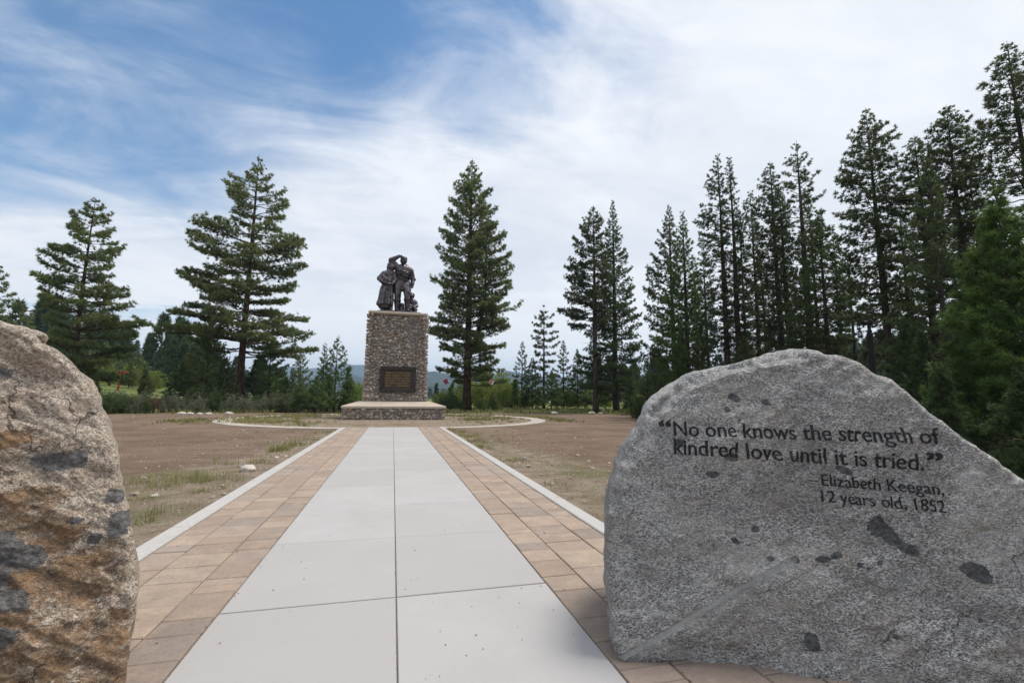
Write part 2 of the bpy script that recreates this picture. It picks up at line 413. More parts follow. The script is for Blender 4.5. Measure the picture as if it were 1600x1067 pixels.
def cobble(name, faces, size, parent, loc, seed, holes=()):
    """rounded field stones bedded on quads; faces: (origin, edge a, edge b)"""
    rr = np.random.default_rng(seed); V, Fc, Cc = [], [], []; nn = 0
    v0, f0 = ICO2
    for (o, ea, eb) in faces:
        o, ea, eb = map(np.asarray, (o, ea, eb)); la, lb = np.linalg.norm(ea), np.linalg.norm(eb)
        ua, ub = ea / la, eb / lb; nrm = np.cross(ua, ub); nrm /= np.linalg.norm(nrm)
        rowsn = max(2, int(lb / (size * .78)))
        for j in range(rowsn):
            x = -rr.uniform(0, size)
            hh_ = lb / rowsn
            while x < la:
                wdt = size * rr.uniform(.6, 1.65); cx = x + wdt / 2; x += wdt
                cx = min(max(cx, wdt * .36), la - wdt * .36)
                cy = min(max((j + .5 + rr.uniform(-.55, .55)) * hh_, .06), lb - .06)
                if any(h[0] < cx < h[1] and h[2] < cy < h[3] for h in holes): continue
                sc = np.array([wdt * .50, hh_ * rr.uniform(.42, .70), size * rr.uniform(.34, .62)])
                an = rr.uniform(-.6, .6); ca, sa = math.cos(an), math.sin(an)
                d = v0 * (1 + .30 * np.sin(v0 @ rr.normal(size=(3,)) * 2.6 + rr.uniform(0, 6)) [:, None] * rr.uniform(.3, 1))
                d = np.sign(d) * np.abs(d) ** .85 * sc
                d = np.stack([d[:, 0] * ca - d[:, 1] * sa, d[:, 0] * sa + d[:, 1] * ca, d[:, 2]], 1)
                p = o + ua * cx + ub * cy + d[:, :1] * ua + d[:, 1:2] * ub + d[:, 2:] * nrm
                V.append(p); Fc.append(f0 + nn); nn += len(p)
                base = np.array(((.37, .31, .26), (.30, .255, .22), (.45, .385, .325), (.22, .185, .17), (.39, .275, .19), (.52, .46, .395), (.33, .28, .24), (.34, .315, .295))[rr.integers(0, 8)]) * rr.uniform(.60, 1.08)
                Cc.append(np.tile(np.append(base, 1), (len(p), 1)))
    return mesh_obj(name, np.concatenate(V), np.concatenate(Fc), mcob, parent, loc, True, cols={'hue': np.concatenate(Cc)})

PX0, PX1, PY0, PY1 = -3.42 + MX, 3.42 + MX, 32.4, 39.6
SX0, SX1, SY0, SY1 = -2.33 + MX, 2.33 + MX, 34.3, 37.7       # foot of the shaft
TX0, TX1, TY0, TY1 = -1.97 + MX, 1.95 + MX, 34.62, 37.38     # head of the shaft
ZS, ZT = 1.22, 7.62
plat = empty('stone_platform', (MX, 36, 0), 'low cobblestone platform with a sloping tan concrete top under the pedestal', 'platform')
L0 = (MX, 36, 0)
mb = MB().box(PX0 + .08, PX1 - .08, PY0 + .08, PY1 - .08, -.1, .8)
v = np.concatenate(mb.v) - L0; core = mesh_obj('mortar_core', v, mb.f, mmort, plat, None, False)
def quads(x0, x1, y0, y1, z0, X0, X1, Y0, Y1, z1, loc):
    a = np.array([(x0, y0, z0), (x1, y0, z0), (x1, y1, z0), (x0, y1, z0)]) - loc
    c = np.array([(X0, Y0, z1), (X1, Y0, z1), (X1, Y1, z1), (X0, Y1, z1)]) - loc
    return [(a[i], a[(i + 1) % 4] - a[i], (c[i] + c[(i + 1) % 4]) / 2 - (a[i] + a[(i + 1) % 4]) / 2) for i in range(4)]
cobble('cobble_wall', quads(PX0 + .1, PX1 - .1, PY0 + .1, PY1 - .1, 0, PX0 + .1, PX1 - .1, PY0 + .1, PY1 - .1, .78, L0), .225, plat, None, 3)
mb = MB()
o_ = .06
v = [(PX0 - o_, PY0 - o_, .77), (PX1 + o_, PY0 - o_, .77), (PX1 + o_, PY1 + o_, .77), (PX0 - o_, PY1 + o_, .77),
     (PX0 - o_, PY0 - o_, .90), (PX1 + o_, PY0 - o_, .90), (PX1 + o_, PY1 + o_, .90), (PX0 - o_, PY1 + o_, .90),
     (PX0 + .0, PY0 + .0, .94), (PX1 - .0, PY0 + .0, .94), (PX1 - .0, PY1 - .0, .94), (PX0 + .0, PY1 - .0, .94),
     (SX0 - .2, SY0 - .1, ZS), (SX1 + .2, SY0 - .1, ZS), (SX1 + .2, SY1 + .1, ZS), (SX0 - .2, SY1 + .1, ZS)]
f = [(3, 2, 1, 0), (12, 13, 14, 15)] + [(q + k, q + (k + 1) % 4, q + 4 + (k + 1) % 4, q + 4 + k) for q in (0, 4, 8) for k in range(4)]
mb.add(np.array(v) - L0, f); mb.build('sloping_cap', mcap, plat)

ped = empty('pedestal', (MX, 36, ZS), 'tall tapering cobblestone pedestal with a bronze plaque, standing on the low platform', 'pedestal')
L1 = np.array((MX, 36, ZS))
def taper(x0, x1, y0, y1, z0, X0, X1, Y0, Y1, z1):
    v = [(x0, y0, z0), (x1, y0, z0), (x1, y1, z0), (x0, y1, z0), (X0, Y0, z1), (X1, Y0, z1), (X1, Y1, z1), (X0, Y1, z1)]
    return v, [(3, 2, 1, 0), (4, 5, 6, 7)] + [(k, (k + 1) % 4, 4 + (k + 1) % 4, 4 + k) for k in range(4)]
v, f = taper(SX0 + .09, SX1 - .09, SY0 + .09, SY1 - .09, ZS - .02, TX0 + .09, TX1 - .09, TY0 + .09, TY1 - .09, ZT - .02)
mesh_obj('mortar_core', np.array(v) - L1, f, mmort, ped, None, False)
PLX0, PLX1, PLZ0, PLZ1 = -1.14 + MX, 1.40 + MX, 1.90, 3.76
fx = PLX0 - SX0 - .1
cobble('cobble_shaft', quads(SX0 + .1, SX1 - .1, SY0 + .1, SY1 - .1, ZS, TX0 + .1, TX1 - .1, TY0 + .1, TY1 - .1, ZT - .02, L1), .215, ped, None, 11)
v1, f1_ = taper(TX0 - .1, TX1 + .1, TY0 - .1, TY1 + .1, ZT, TX0 - .2, TX1 + .2, TY0 - .2, TY1 + .2, ZT + .10)
v2, f2_ = taper(TX0 - .2, TX1 + .2, TY0 - .2, TY1 + .2, ZT + .103, TX0 - .16, TX1 + .16, TY0 - .16, TY1 + .16, ZT + .22)
mb = MB().add(np.array(v1) - L1, f1_).add(np.array(v2) - L1, f2_); mb.build('cap_stone', mcap, ped)
ZC = ZT + .22
# plaque, tilted with the face of the shaft
mbz = flat('dark_bronze', (.040, .032, .028), .5, .5, .6, .35, 5)
mgold = flat('gilt_bronze', (.33, .225, .095), .45, .5, .4, .2, 9)
mpan = flat('plaque_brown', (.055, .038, .026), .6, .4, .4, .3, 12)
sl = (TY0 - SY0) / (ZT - ZS)
def on_face(x, z, out=0.):
    return np.array((x, SY0 + (z - ZS) * sl - .12 - out, z)) - L1
plq = bpy.data.objects.new('plaque', None)
def slab_on(x0, x1, z0, z1, d0, d1, bev):
    v = [on_face(x, z, d) for (i, d) in ((0, d0), (0, d1 - bev), (bev, d1)) for (x, z) in ((x0 + i, z0 + i), (x1 - i, z0 + i), (x1 - i, z1 - i), (x0 + i, z1 - i))]
    return v, [(3, 2, 1, 0), (8, 9, 10, 11)] + [(q + k, q + (k + 1) % 4, q + 4 + (k + 1) % 4, q + 4 + k) for q in (0, 4) for k in range(4)]
mb = MB().add(*slab_on(PLX0, PLX1, PLZ0, PLZ1, -.25, -.02, .01)); plq_o = mb.build('plaque', mpan, ped)
fr = MB(); wd = .27
for (x0, x1, z0, z1) in ((PLX0, PLX1, PLZ0, PLZ0 + wd), (PLX0, PLX1, PLZ1 - wd, PLZ1), (PLX0, PLX0 + wd, PLZ0 + wd, PLZ1 - wd), (PLX1 - wd, PLX1, PLZ0 + wd, PLZ1 - wd)):
    fr.add(*slab_on(x0, x1, z0, z1, -.26, .075, .03))
fr.build('frame', mbz, plq_o)
bpy.data.objects.remove(plq)

# ------------------------------------------------------------------ lettering
def text_mesh(txt, offset=0.):
    cu = bpy.data.curves.new('t', 'FONT'); cu.body = txt; cu.size = 1; cu.resolution_u = 4; cu.offset = offset
    ob = bpy.data.objects.new('t', cu); C.objects.link(ob)
    bpy.context.view_layer.update()
    dg = bpy.context.evaluated_depsgraph_get(); me = bpy.data.meshes.new_from_object(ob.evaluated_get(dg))
    bpy.data.objects.remove(ob); bpy.data.curves.remove(cu)
    bm = bmesh.new(); bm.from_mesh(me); bpy.data.meshes.remove(me)
    bmesh.ops.remove_doubles(bm, verts=bm.verts, dist=1e-5)
    return bm
def contrast(bm, thin, wide=0.):
    """thin the flat strokes so the letters read as pen-drawn"""
    acc = {v: Vector((0, 0)) for v in bm.verts}
    for e in bm.edges:
        if len(e.link_faces) != 1: continue
        f = e.link_faces[0]; a, c = e.verts; d = (c.co - a.co).to_2d()
        if d.length < 1e-7: continue
        nr = Vector((d.y, -d.x)).normalized()
        if nr.dot((f.calc_center_median() - a.co).to_2d()) > 0: nr = -nr
        acc[a] += nr * d.length; acc[c] += nr * d.length
    for v, q in acc.items():
        if q.length > 1e-9:
            q = q.normalized(); v.co.y -= q.y * thin; v.co.x += q.x * wide
def split_long(bm, L, times=3):
    for _ in range(times):
        es = [e for e in bm.edges if e.calc_length() > L]
        if not es: break
        bmesh.ops.subdivide_edges(bm, edges=es, cuts=1); bmesh.ops.triangulate(bm, faces=bm.faces)
lines = ['VIRILE TO RISK AND', 'FIND; KINDLY WITHAL', 'AND A READY HELP.', 'FACING THE BRUNT', 'OF FATE; INDOMIT\u2014', 'ABLE, \u2014 UNAFRAID.']
ix0, ix1, iz0, iz1 = PLX0 + wd + .1, PLX1 - wd - .1, PLZ0 + wd + .1, PLZ1 - wd - .1
for i, t in enumerate(lines):
    bm = text_mesh(t, .0); vv = np.array([q.co[:] for q in bm.verts]); ff = [[q.index for q in f.verts] for f in bm.faces]
    bm.verts.index_update(); ff = [[q.index for q in f.verts] for f in bm.faces]; bm.free()
    s_ = (ix1 - ix0) / (vv[:, 0].max() - vv[:, 0].min()); hgt_ = (iz1 - iz0) / 6
    z0 = iz1 - (i + .84) * hgt_
    mesh_obj('lettering', [on_face(ix0 + (q[0] - vv[:, 0].min()) * s_, z0 + q[1] * hgt_ * .80, .0) for q in vv], ff, mgold, plq_o, None, False)

# ------------------------------------------------------------------ statue
mbr, n, b = material('patina_bronze', .42, .5, .95)
P = n.obj(); f1 = n.noise(P, 2.6, 6, .65); f2 = n.noise(P, 14, 5, .65)
c = n.mix(n.step(f1, .3, .7), (.050, .043, .046), (.170, .152, .158)); n.put(b.inputs['Base Color'], c)
n.put(b.inputs['Roughness'], n.step(f2, .3, .7, .18, .34)); n.put(b.inputs['Normal'], n.bump(f2, .05, .5))
KS = .0053
def sp(p):   # statue sketch units -> metres, origin at the middle of the pedestal top
    p = tuple(p) + (0,) * (3 - len(p)); return np.array(((p[0] - 528) * KS, p[2] * KS, (955 - p[1]) * KS + .12))
SV, SF = ICO3
class Fig:
    def __init__(s): s.mb = MB()
    def ell(s, c, r, tilt=0.):
        v = SV * np.array((r[0], r[2], r[1])) * KS; ca, sa = math.cos(tilt), math.sin(tilt)
        v = np.stack([v[:, 0] * ca - v[:, 2] * sa, v[:, 1], v[:, 0] * sa + v[:, 2] * ca], 1)
        s.mb.add(v + sp(c), SF.tolist()); return s
    def cap(s, a, c, ra, rb, flat=1.):
        a, c = sp(a), sp(c); ra, rb = ra * KS, rb * KS; N = 12
        d = c - a; L = np.linalg.norm(d); d /= L
        h = np.array([0, 1., 0]) if abs(d[1]) < .9 else np.array([1., 0, 0]); u = np.cross(d, h); u /= np.linalg.norm(u); q = np.cross(d, u)
        prof = [(-math.sin(t) * ra, math.cos(t) * ra) for t in np.linspace(1.5, 0, 6)] + [(L + math.sin(t) * rb, math.cos(t) * rb) for t in np.linspace(0, 1.5, 6)]
        v = []
        for (z, rr) in prof:
            for k in range(N):
                o = rr * (math.cos(6.2832 * k / N) * u + math.sin(6.2832 * k / N) * q); o[1] *= flat
                v.append(a + d * z + o)
        m = len(prof)
        f = [(i * N + k, i * N + (k + 1) % N, (i + 1) * N + (k + 1) % N, (i + 1) * N + k) for i in range(m - 1) for k in range(N)]
        f += [tuple(range(N - 1, -1, -1)), tuple((m - 1) * N + k for k in range(N))]
        s.mb.add(v, f); return s
    def limb(s, pts, rad, flat=1.):
        for i in range(len(pts) - 1): s.cap(pts[i], pts[i + 1], rad[i], rad[i + 1], flat)
        return s
    def hand(s, w, d, side=1, r=8.):
        """palm at w, fingers running along d, thumb to one side"""
        w = np.array(w, float); d = np.array(d, float); d /= np.linalg.norm(d)
        q = np.cross(d, (0, 0, 1.)); q /= (np.linalg.norm(q) + 1e-9)
        s.cap(w, w + d * 22, 15, 17, .7)
        for k in range(4):
            b0 = w + d * 26 + q * (k - 1.5) * 8.5; L = (24, 29, 27, 20)[k]
            s.cap(b0, b0 + d * L * .5, r * .72, r * .66); s.cap(b0 + d * L * .5, b0 + d * L + np.array((0, 0, -6)), r * .66, r * .5)
        s.cap(w + q * side * 12 + d * 6, w + q * side * 24 + d * 20, r * .8, r * .6); return s
    def build(s, name, parent, vox=.021):
        o = s.mb.build(name, mbr, parent)
        md = o.modifiers.new('r', 'REMESH'); md.mode = 'VOXEL'; md.voxel_size = vox
        md2 = o.modifiers.new('s', 'SMOOTH'); md2.factor = .5; md2.iterations = 1
        bpy.context.view_layer.update()
        dg = bpy.context.evaluated_depsgraph_get(); me = bpy.data.meshes.new_from_object(o.evaluated_get(dg))
        o.modifiers.clear(); old = o.data; o.data = me; bpy.data.meshes.remove(old)
        co = np.array([v.co[:] for v in me.vertices])
        nz = fbm(co, 3.2, 3, 2) * .012 + fbm(co * np.array((1, 1, .35)), 6., 2, 5) * .014
        nr = np.array([v.normal[:] for v in me.vertices])
        me.vertices.foreach_set('co', (co + nr * nz[:, None]).astype(np.float32).ravel())
        me.polygons.foreach_set('use_smooth', np.ones(len(me.polygons), bool)); me.update()
        if not me.materials: me.materials.append(mbr)
        return o
stat = empty('bronze_statue', (MX, 35.35, ZC), 'dark bronze pioneer family statue, man shading his eyes, standing on the cobblestone pedestal', 'statue')
fg = Fig()     # the man
fg.cap((553, 550, 0), (560, 470, 0), 100, 94, .70).cap((562, 460, 0), (570, 350, -5), 100, 118, .62)
fg.cap((488, 318, 0), (655, 328, 0), 52, 56, .9)
for (y, r_, t) in ((395, 124, .05), (428, 120, -.06), (460, 114, .06), (494, 110, -.03), (362, 120, -.08)): fg.ell((565, y, -6), (r_, 12, r_ * .70), t)
fg.ell((566, 520, 0), (100, 26, 72))
fg.cap((566, 285, 0), (566, 225, -8), 36, 31)
fg.ell((566, 188, -12), (49, 60, 56)).ell((566, 218, -32), (31, 28, 32)).ell((566, 192, -64), (8, 13, 10)).ell((566, 172, -54), (30, 7, 12))
fg.ell((566, 207, -58), (15, 4, 8)).ell((548, 184, -55), (9, 6, 6)).ell((584, 184, -55), (9, 6, 6)).ell((522, 192, -8), (7, 15, 11)).ell((610, 192, -8), (7, 15, 11))
fg.ell((568, 152, -8), (50, 27, 56)).ell((566, 164, -48), (44, 8, 26))
fg.ell((570, 290, -50), (46, 12, 22)).ell((572, 312, -58), (36, 10, 20), .1)
fg.limb([(490, 308, 0), (392, 200, -30)], [50, 42]).limb([(392, 200, -30), (496, 150, -80)], [40, 24]).ell((388, 205, -25), (38, 46, 36), .3).ell((430, 175, -45), (34, 26, 30), .4)
fg.hand((492, 150, -82), (1, -.12, .05), 1, 9)
fg.limb([(665, 335, 0), (708, 452, 15)], [52, 38]).limb([(708, 455, 15), (706, 540, -25)], [32, 22])
fg.ell((716, 446, 10), (40, 26, 38), -.3).ell((738, 455, 5), (16, 12, 20), .5).ell((716, 396, 8), (14, 26, 16))
fg.hand((705, 545, -25), (-.1, 1, -.2), -1, 9)
fg.limb([(500, 545, 0), (502, 690, -12), (502, 765, -8)], [66, 52, 44]).limb([(502, 785, -5), (505, 840, 2), (500, 925, 0)], [50, 46, 36]).ell((502, 778, -5), (53, 15, 52)).ell((495, 936, -38), (34, 19, 66))
fg.limb([(620, 545, 0), (634, 670, -40), (640, 740, -45)], [68, 54, 46]).limb([(640, 765, -40), (650, 830, -25), (652, 915, -15)], [50, 46, 36]).ell((641, 752, -42), (52, 15, 52)).ell((654, 932, -55), (36, 21, 68))
for y in (800, 830, 862, 890): fg.ell((646, y, -24), (46, 7, 46), .1)
fg.build('man_figure', stat)
fg = Fig()     # the woman
fg.ell((410, 298, -20), (43, 54, 48)).ell((400, 266, 0), (66, 44, 64)).ell((368, 302, 4), (40, 54, 48)).ell((410, 300, -63), (7, 11, 9)).ell((395, 288, -58), (8, 5, 5)).ell((426, 288, -58), (8, 5, 5)).ell((411, 318, -56), (13, 4, 6)).ell((410, 335, -30), (26, 18, 26))
fg.cap((400, 350, 0), (392, 390, 0), 32, 44)
fg.cap((320, 400, 5), (440, 400, 5), 46, 48, .85).cap((378, 410, 0), (372, 560, 0), 84, 74, .75)
fg.limb([(305, 405, 5), (245, 478, -20)], [48, 42]).limb([(245, 480, -20), (290, 535, -60), (375, 565, -85)], [44, 36, 26]).ell((252, 470, -15), (44, 36, 40), -.6)
fg.hand((380, 566, -86), (1, -.1, .1), 1, 8.5)
fg.limb([(450, 405, 5), (468, 480, -20), (420, 560, -75)], [44, 36, 26])
fg.cap((362, 575, 0), (340, 800, 5), 92, 108, .78).cap((350, 700, 0), (335, 835, 5), 98, 112, .8)
for (x0, x1, d0, r0_) in ((290, 262, -35, 24), (320, 300, -62, 22), (352, 345, -70, 20), (385, 385, -66, 22), (415, 425, -45, 22), (270, 240, 0, 24)): fg.cap((x0, 600, d0), (x1, 850, d0 * 1.25), r0_ * .6, r0_)
fg.limb([(290, 770, 10), (245, 835, 20)], [60, 40]).ell((252, 838, 15), (46, 26, 40), .5).ell((330, 850, 0), (105, 22, 84), .05)
fg.limb([(300, 850, 5), (300, 925, 5)], [32, 27]).ell((298, 940, -20), (28, 15, 50)).limb([(415, 835, -10), (415, 925, -10)], [32, 27]).ell((416, 940, -32), (28, 15, 50))
fg.build('woman_figure', stat)
fg = Fig()     # the infant in her arms
fg.ell((292, 452, -62), (29, 31, 30)).ell((345, 510, -68), (72, 40, 44), -.5).ell((320, 480, -80), (38, 26, 30), -.6).ell((292, 455, -90), (5, 7, 6)).cap((330, 480, -98), (352, 505, -112), 11, 9).ell((390, 545, -60), (34, 22, 28), -.4)
fg.build('infant_figure', stat, .022)
fg = Fig()     # the child at his side
fg.ell((704, 708, -20), (38, 44, 42)).ell((702, 690, -8), (43, 36, 46)).ell((704, 713, -61), (6, 9, 8)).ell((704, 728, -54), (11, 4, 6)).ell((690, 705, -55), (6, 4, 4)).ell((718, 705, -55), (6, 4, 4)).cap((706, 745, -8), (710, 770, -5), 24, 34)
fg.cap((712, 785, 0), (715, 880, 5), 52, 60, .8)
fg.limb([(668, 785, -5), (655, 840, -35), (690, 862, -70)], [26, 22, 16]).limb([(758, 790, -5), (778, 855, -25), (722, 880, -68)], [28, 24, 16]).hand((690, 862, -70), (.8, .3, -.3), 1, 7).hand((722, 880, -68), (-.9, 0, -.2), 1, 7)
fg.limb([(690, 895, 0), (680, 905, -70), (690, 945, -50)], [36, 30, 22]).limb([(745, 895, 0), (760, 915, -65), (755, 948, -40)], [36, 30, 22]).ell((690, 947, -70), (20, 13, 38)).ell((760, 949, -65), (20, 13, 38)).ell((715, 925, 10), (66, 30, 52))
fg.build('child_figure', stat, .022)
fg = Fig()     # the child crouching behind their legs
fg.ell((574, 842, 52), (33, 36, 36)).ell((572, 828, 58), (36, 28, 38)).cap((574, 870, 60), (572, 925, 60), 44, 52, .9).limb([(540, 880, 50), (545, 925, 20), (580, 935, -10)], [24, 20, 15]).limb([(605, 885, 50), (612, 925, 25), (600, 942, 0)], [24, 20, 15]).ell((575, 944, 10), (46, 17, 44))
fg.build('crouching_child_figure', stat, .022)
bs = []
for i in range(36):
    a = 2 * math.pi * i / 36; q = (1 + .08 * mnoise.noise(Vector((math.cos(a) * 2, math.sin(a) * 2, 4))))
    bs.append((q * 1.72 * abs(math.cos(a)) ** .6 * math.copysign(1, math.cos(a)), q * .72 * abs(math.sin(a)) ** .6 * math.copysign(1, math.sin(a))))
v = [(x, y, 0) for x, y in bs] + [(x * .96, y * .95, .13) for x, y in bs]
mesh_obj('bronze_base', v, [tuple(range(35, -1, -1)), tuple(range(36, 72))] + [(k, (k + 1) % 36, 36 + (k + 1) % 36, 36 + k) for k in range(36)], mbr, stat, None, False)

# ------------------------------------------------------------------ boulders
def granite(name, pale, mid, dark, warm, rust=False, gs=75):
    mt, n, b = material(name, .85, .3)
    P = n.obj(); s = n.n.new('ShaderNodeMapping'); n.put(s.inputs['Vector'], P); s.inputs['Rotation'].default_value = (0, R(-35), 0); s.inputs['Scale'].default_value = (.9, 1, 1.05) if rust else (.55, 1, 1.25)
    Q = s.outputs[0]
    g1 = n.noise(Q, gs, 3, .8); g2 = n.noise(n.v('ADD', Q, (3.1, 1.7, .4)), gs * 1.6, 3, .7); g3 = n.noise(Q, 24, 5, .7); big = n.noise(Q, 2.4, 6, .62, .4); med = n.noise(n.v('ADD', Q, (9, 2, 5)), 6.5, 6, .65)
    c = n.mix(n.step(g1, .43, .57), mid, pale)
    c = n.mix(n.m('MULTIPLY', n.step(g2, .50, .58), .62 if rust else .88), c, dark)
    c = n.mix(n.m('MULTIPLY', n.step(g3, .50, .68), .25 if rust else .5), c, tuple(q * .55 for q in mid))
    c = n.mix(n.m('MULTIPLY', n.step(med, .46, .66), .55), c, n.mix(.75, c, warm))
    c = n.mix(n.m('MULTIPLY', n.step(big, .48, .66), .2 if rust else .5), c, n.mix(.7, c, tuple(q * .4 for q in mid)))
    c = n.mix(n.m('MULTIPLY', n.step(big, .47, .30), .6), c, n.mix(.55, c, pale))
    crk = n.vor(n.v('ADD', P, n.v('MULTIPLY', n.noise(P, 4, 4, .6, out='Color'), (.35, .35, .35))), 2.3, 'DISTANCE_TO_EDGE'); crm = n.m('MULTIPLY', n.step(crk, .012, .002), n.step(n.noise(P, 1.9, 3), .50 if rust else .57, .60 if rust else .64))
    c = n.mix(n.m('MULTIPLY', crm, .8), c, tuple(q * .25 for q in mid))
    brd = n.noise(n.v('ADD', Q, (4, 8, 1)), 1.25, 5, .6, .6); stk = n.noise(n.v('MULTIPLY', Q, (1.1, 3., 4.2)), 2.6, 6, .66, .5)
    c = n.mix(n.m('MULTIPLY', n.step(brd, .40, .64), .15 if rust else .34), c, n.mix(.75, c, tuple(q * .45 for q in mid)))
    c = n.mix(n.m('MULTIPLY', n.step(brd, .50, .34), .38), c, n.mix(.75, c, pale))
    c = n.mix(n.m('MULTIPLY', n.step(stk, .50, .68), .25 if rust else .42), c, n.mix(.8, c, tuple(q * .5 for q in mid)))
    c = n.mix(n.m('MULTIPLY', n.step(stk, .46, .32), .4), c, n.mix(.7, c, pale))
    if rust:
        rs = n.attr('rust'); rn = n.noise(n.v('MULTIPLY', P, (1, 1, 1.6)), 8, 9, .78, .4)
        rm = n.step(n.m('ADD', n.m('MULTIPLY', rs, .75), n.m('MULTIPLY', n.m('SUBTRACT', rn, .58), 2.4)), .24, .52)
        rc = n.mix(n.step(n.noise(P, 11, 5, .7), .32, .68), (.060, .038, .025), (.31, .170, .075))
        c = n.mix(n.m('MULTIPLY', rm, .80), c, n.mix(n.m('MULTIPLY', n.step(g1, .5, .68), .45), rc, (.42, .28, .13)))
    inc = n.attr('inclusion'); im = n.step(n.m('ADD', inc, n.m('ADD', n.m('MULTIPLY', n.m('SUBTRACT', n.noise(P, 28, 4, .7), .5), .7), n.m('MULTIPLY', n.m('SUBTRACT', n.noise(P, 7, 3, .6), .5), .9))), .42, .56)
    c = n.mix(n.m('MULTIPLY', im, .92), c, n.mix(n.step(n.noise(P, 40, 4, .7), .35, .68), (.040, .043, .050), (.14, .143, .155)) if not rust else n.mix(n.step(n.noise(P, 40, 4, .7), .35, .68), (.075, .075, .080), (.21, .205, .205)))
    n.put(b.inputs['Base Color'], n.mix(n.m('MULTIPLY', n.step(n.m('ADD', n.attr('fresh'), n.m('MULTIPLY', n.m('SUBTRACT', g1, .5), .7)), .2, .55), .72), c, (.74, .73, .71)))
    h = n.m('ADD', n.m('MULTIPLY', n.m('SUBTRACT', g3, n.m('MULTIPLY', crm, .9)), .9), n.m('ADD', n.m('MULTIPLY', g1, .45), n.m('MULTIPLY', med, 1.6)))
    n.put(b.inputs['Normal'], n.bump(n.m('ADD', h, n.m('MULTIPLY', n.noise(P, 13, 6, .7), 2.2)) if rust else h, .030 if rust else .035, 1.)); return mt

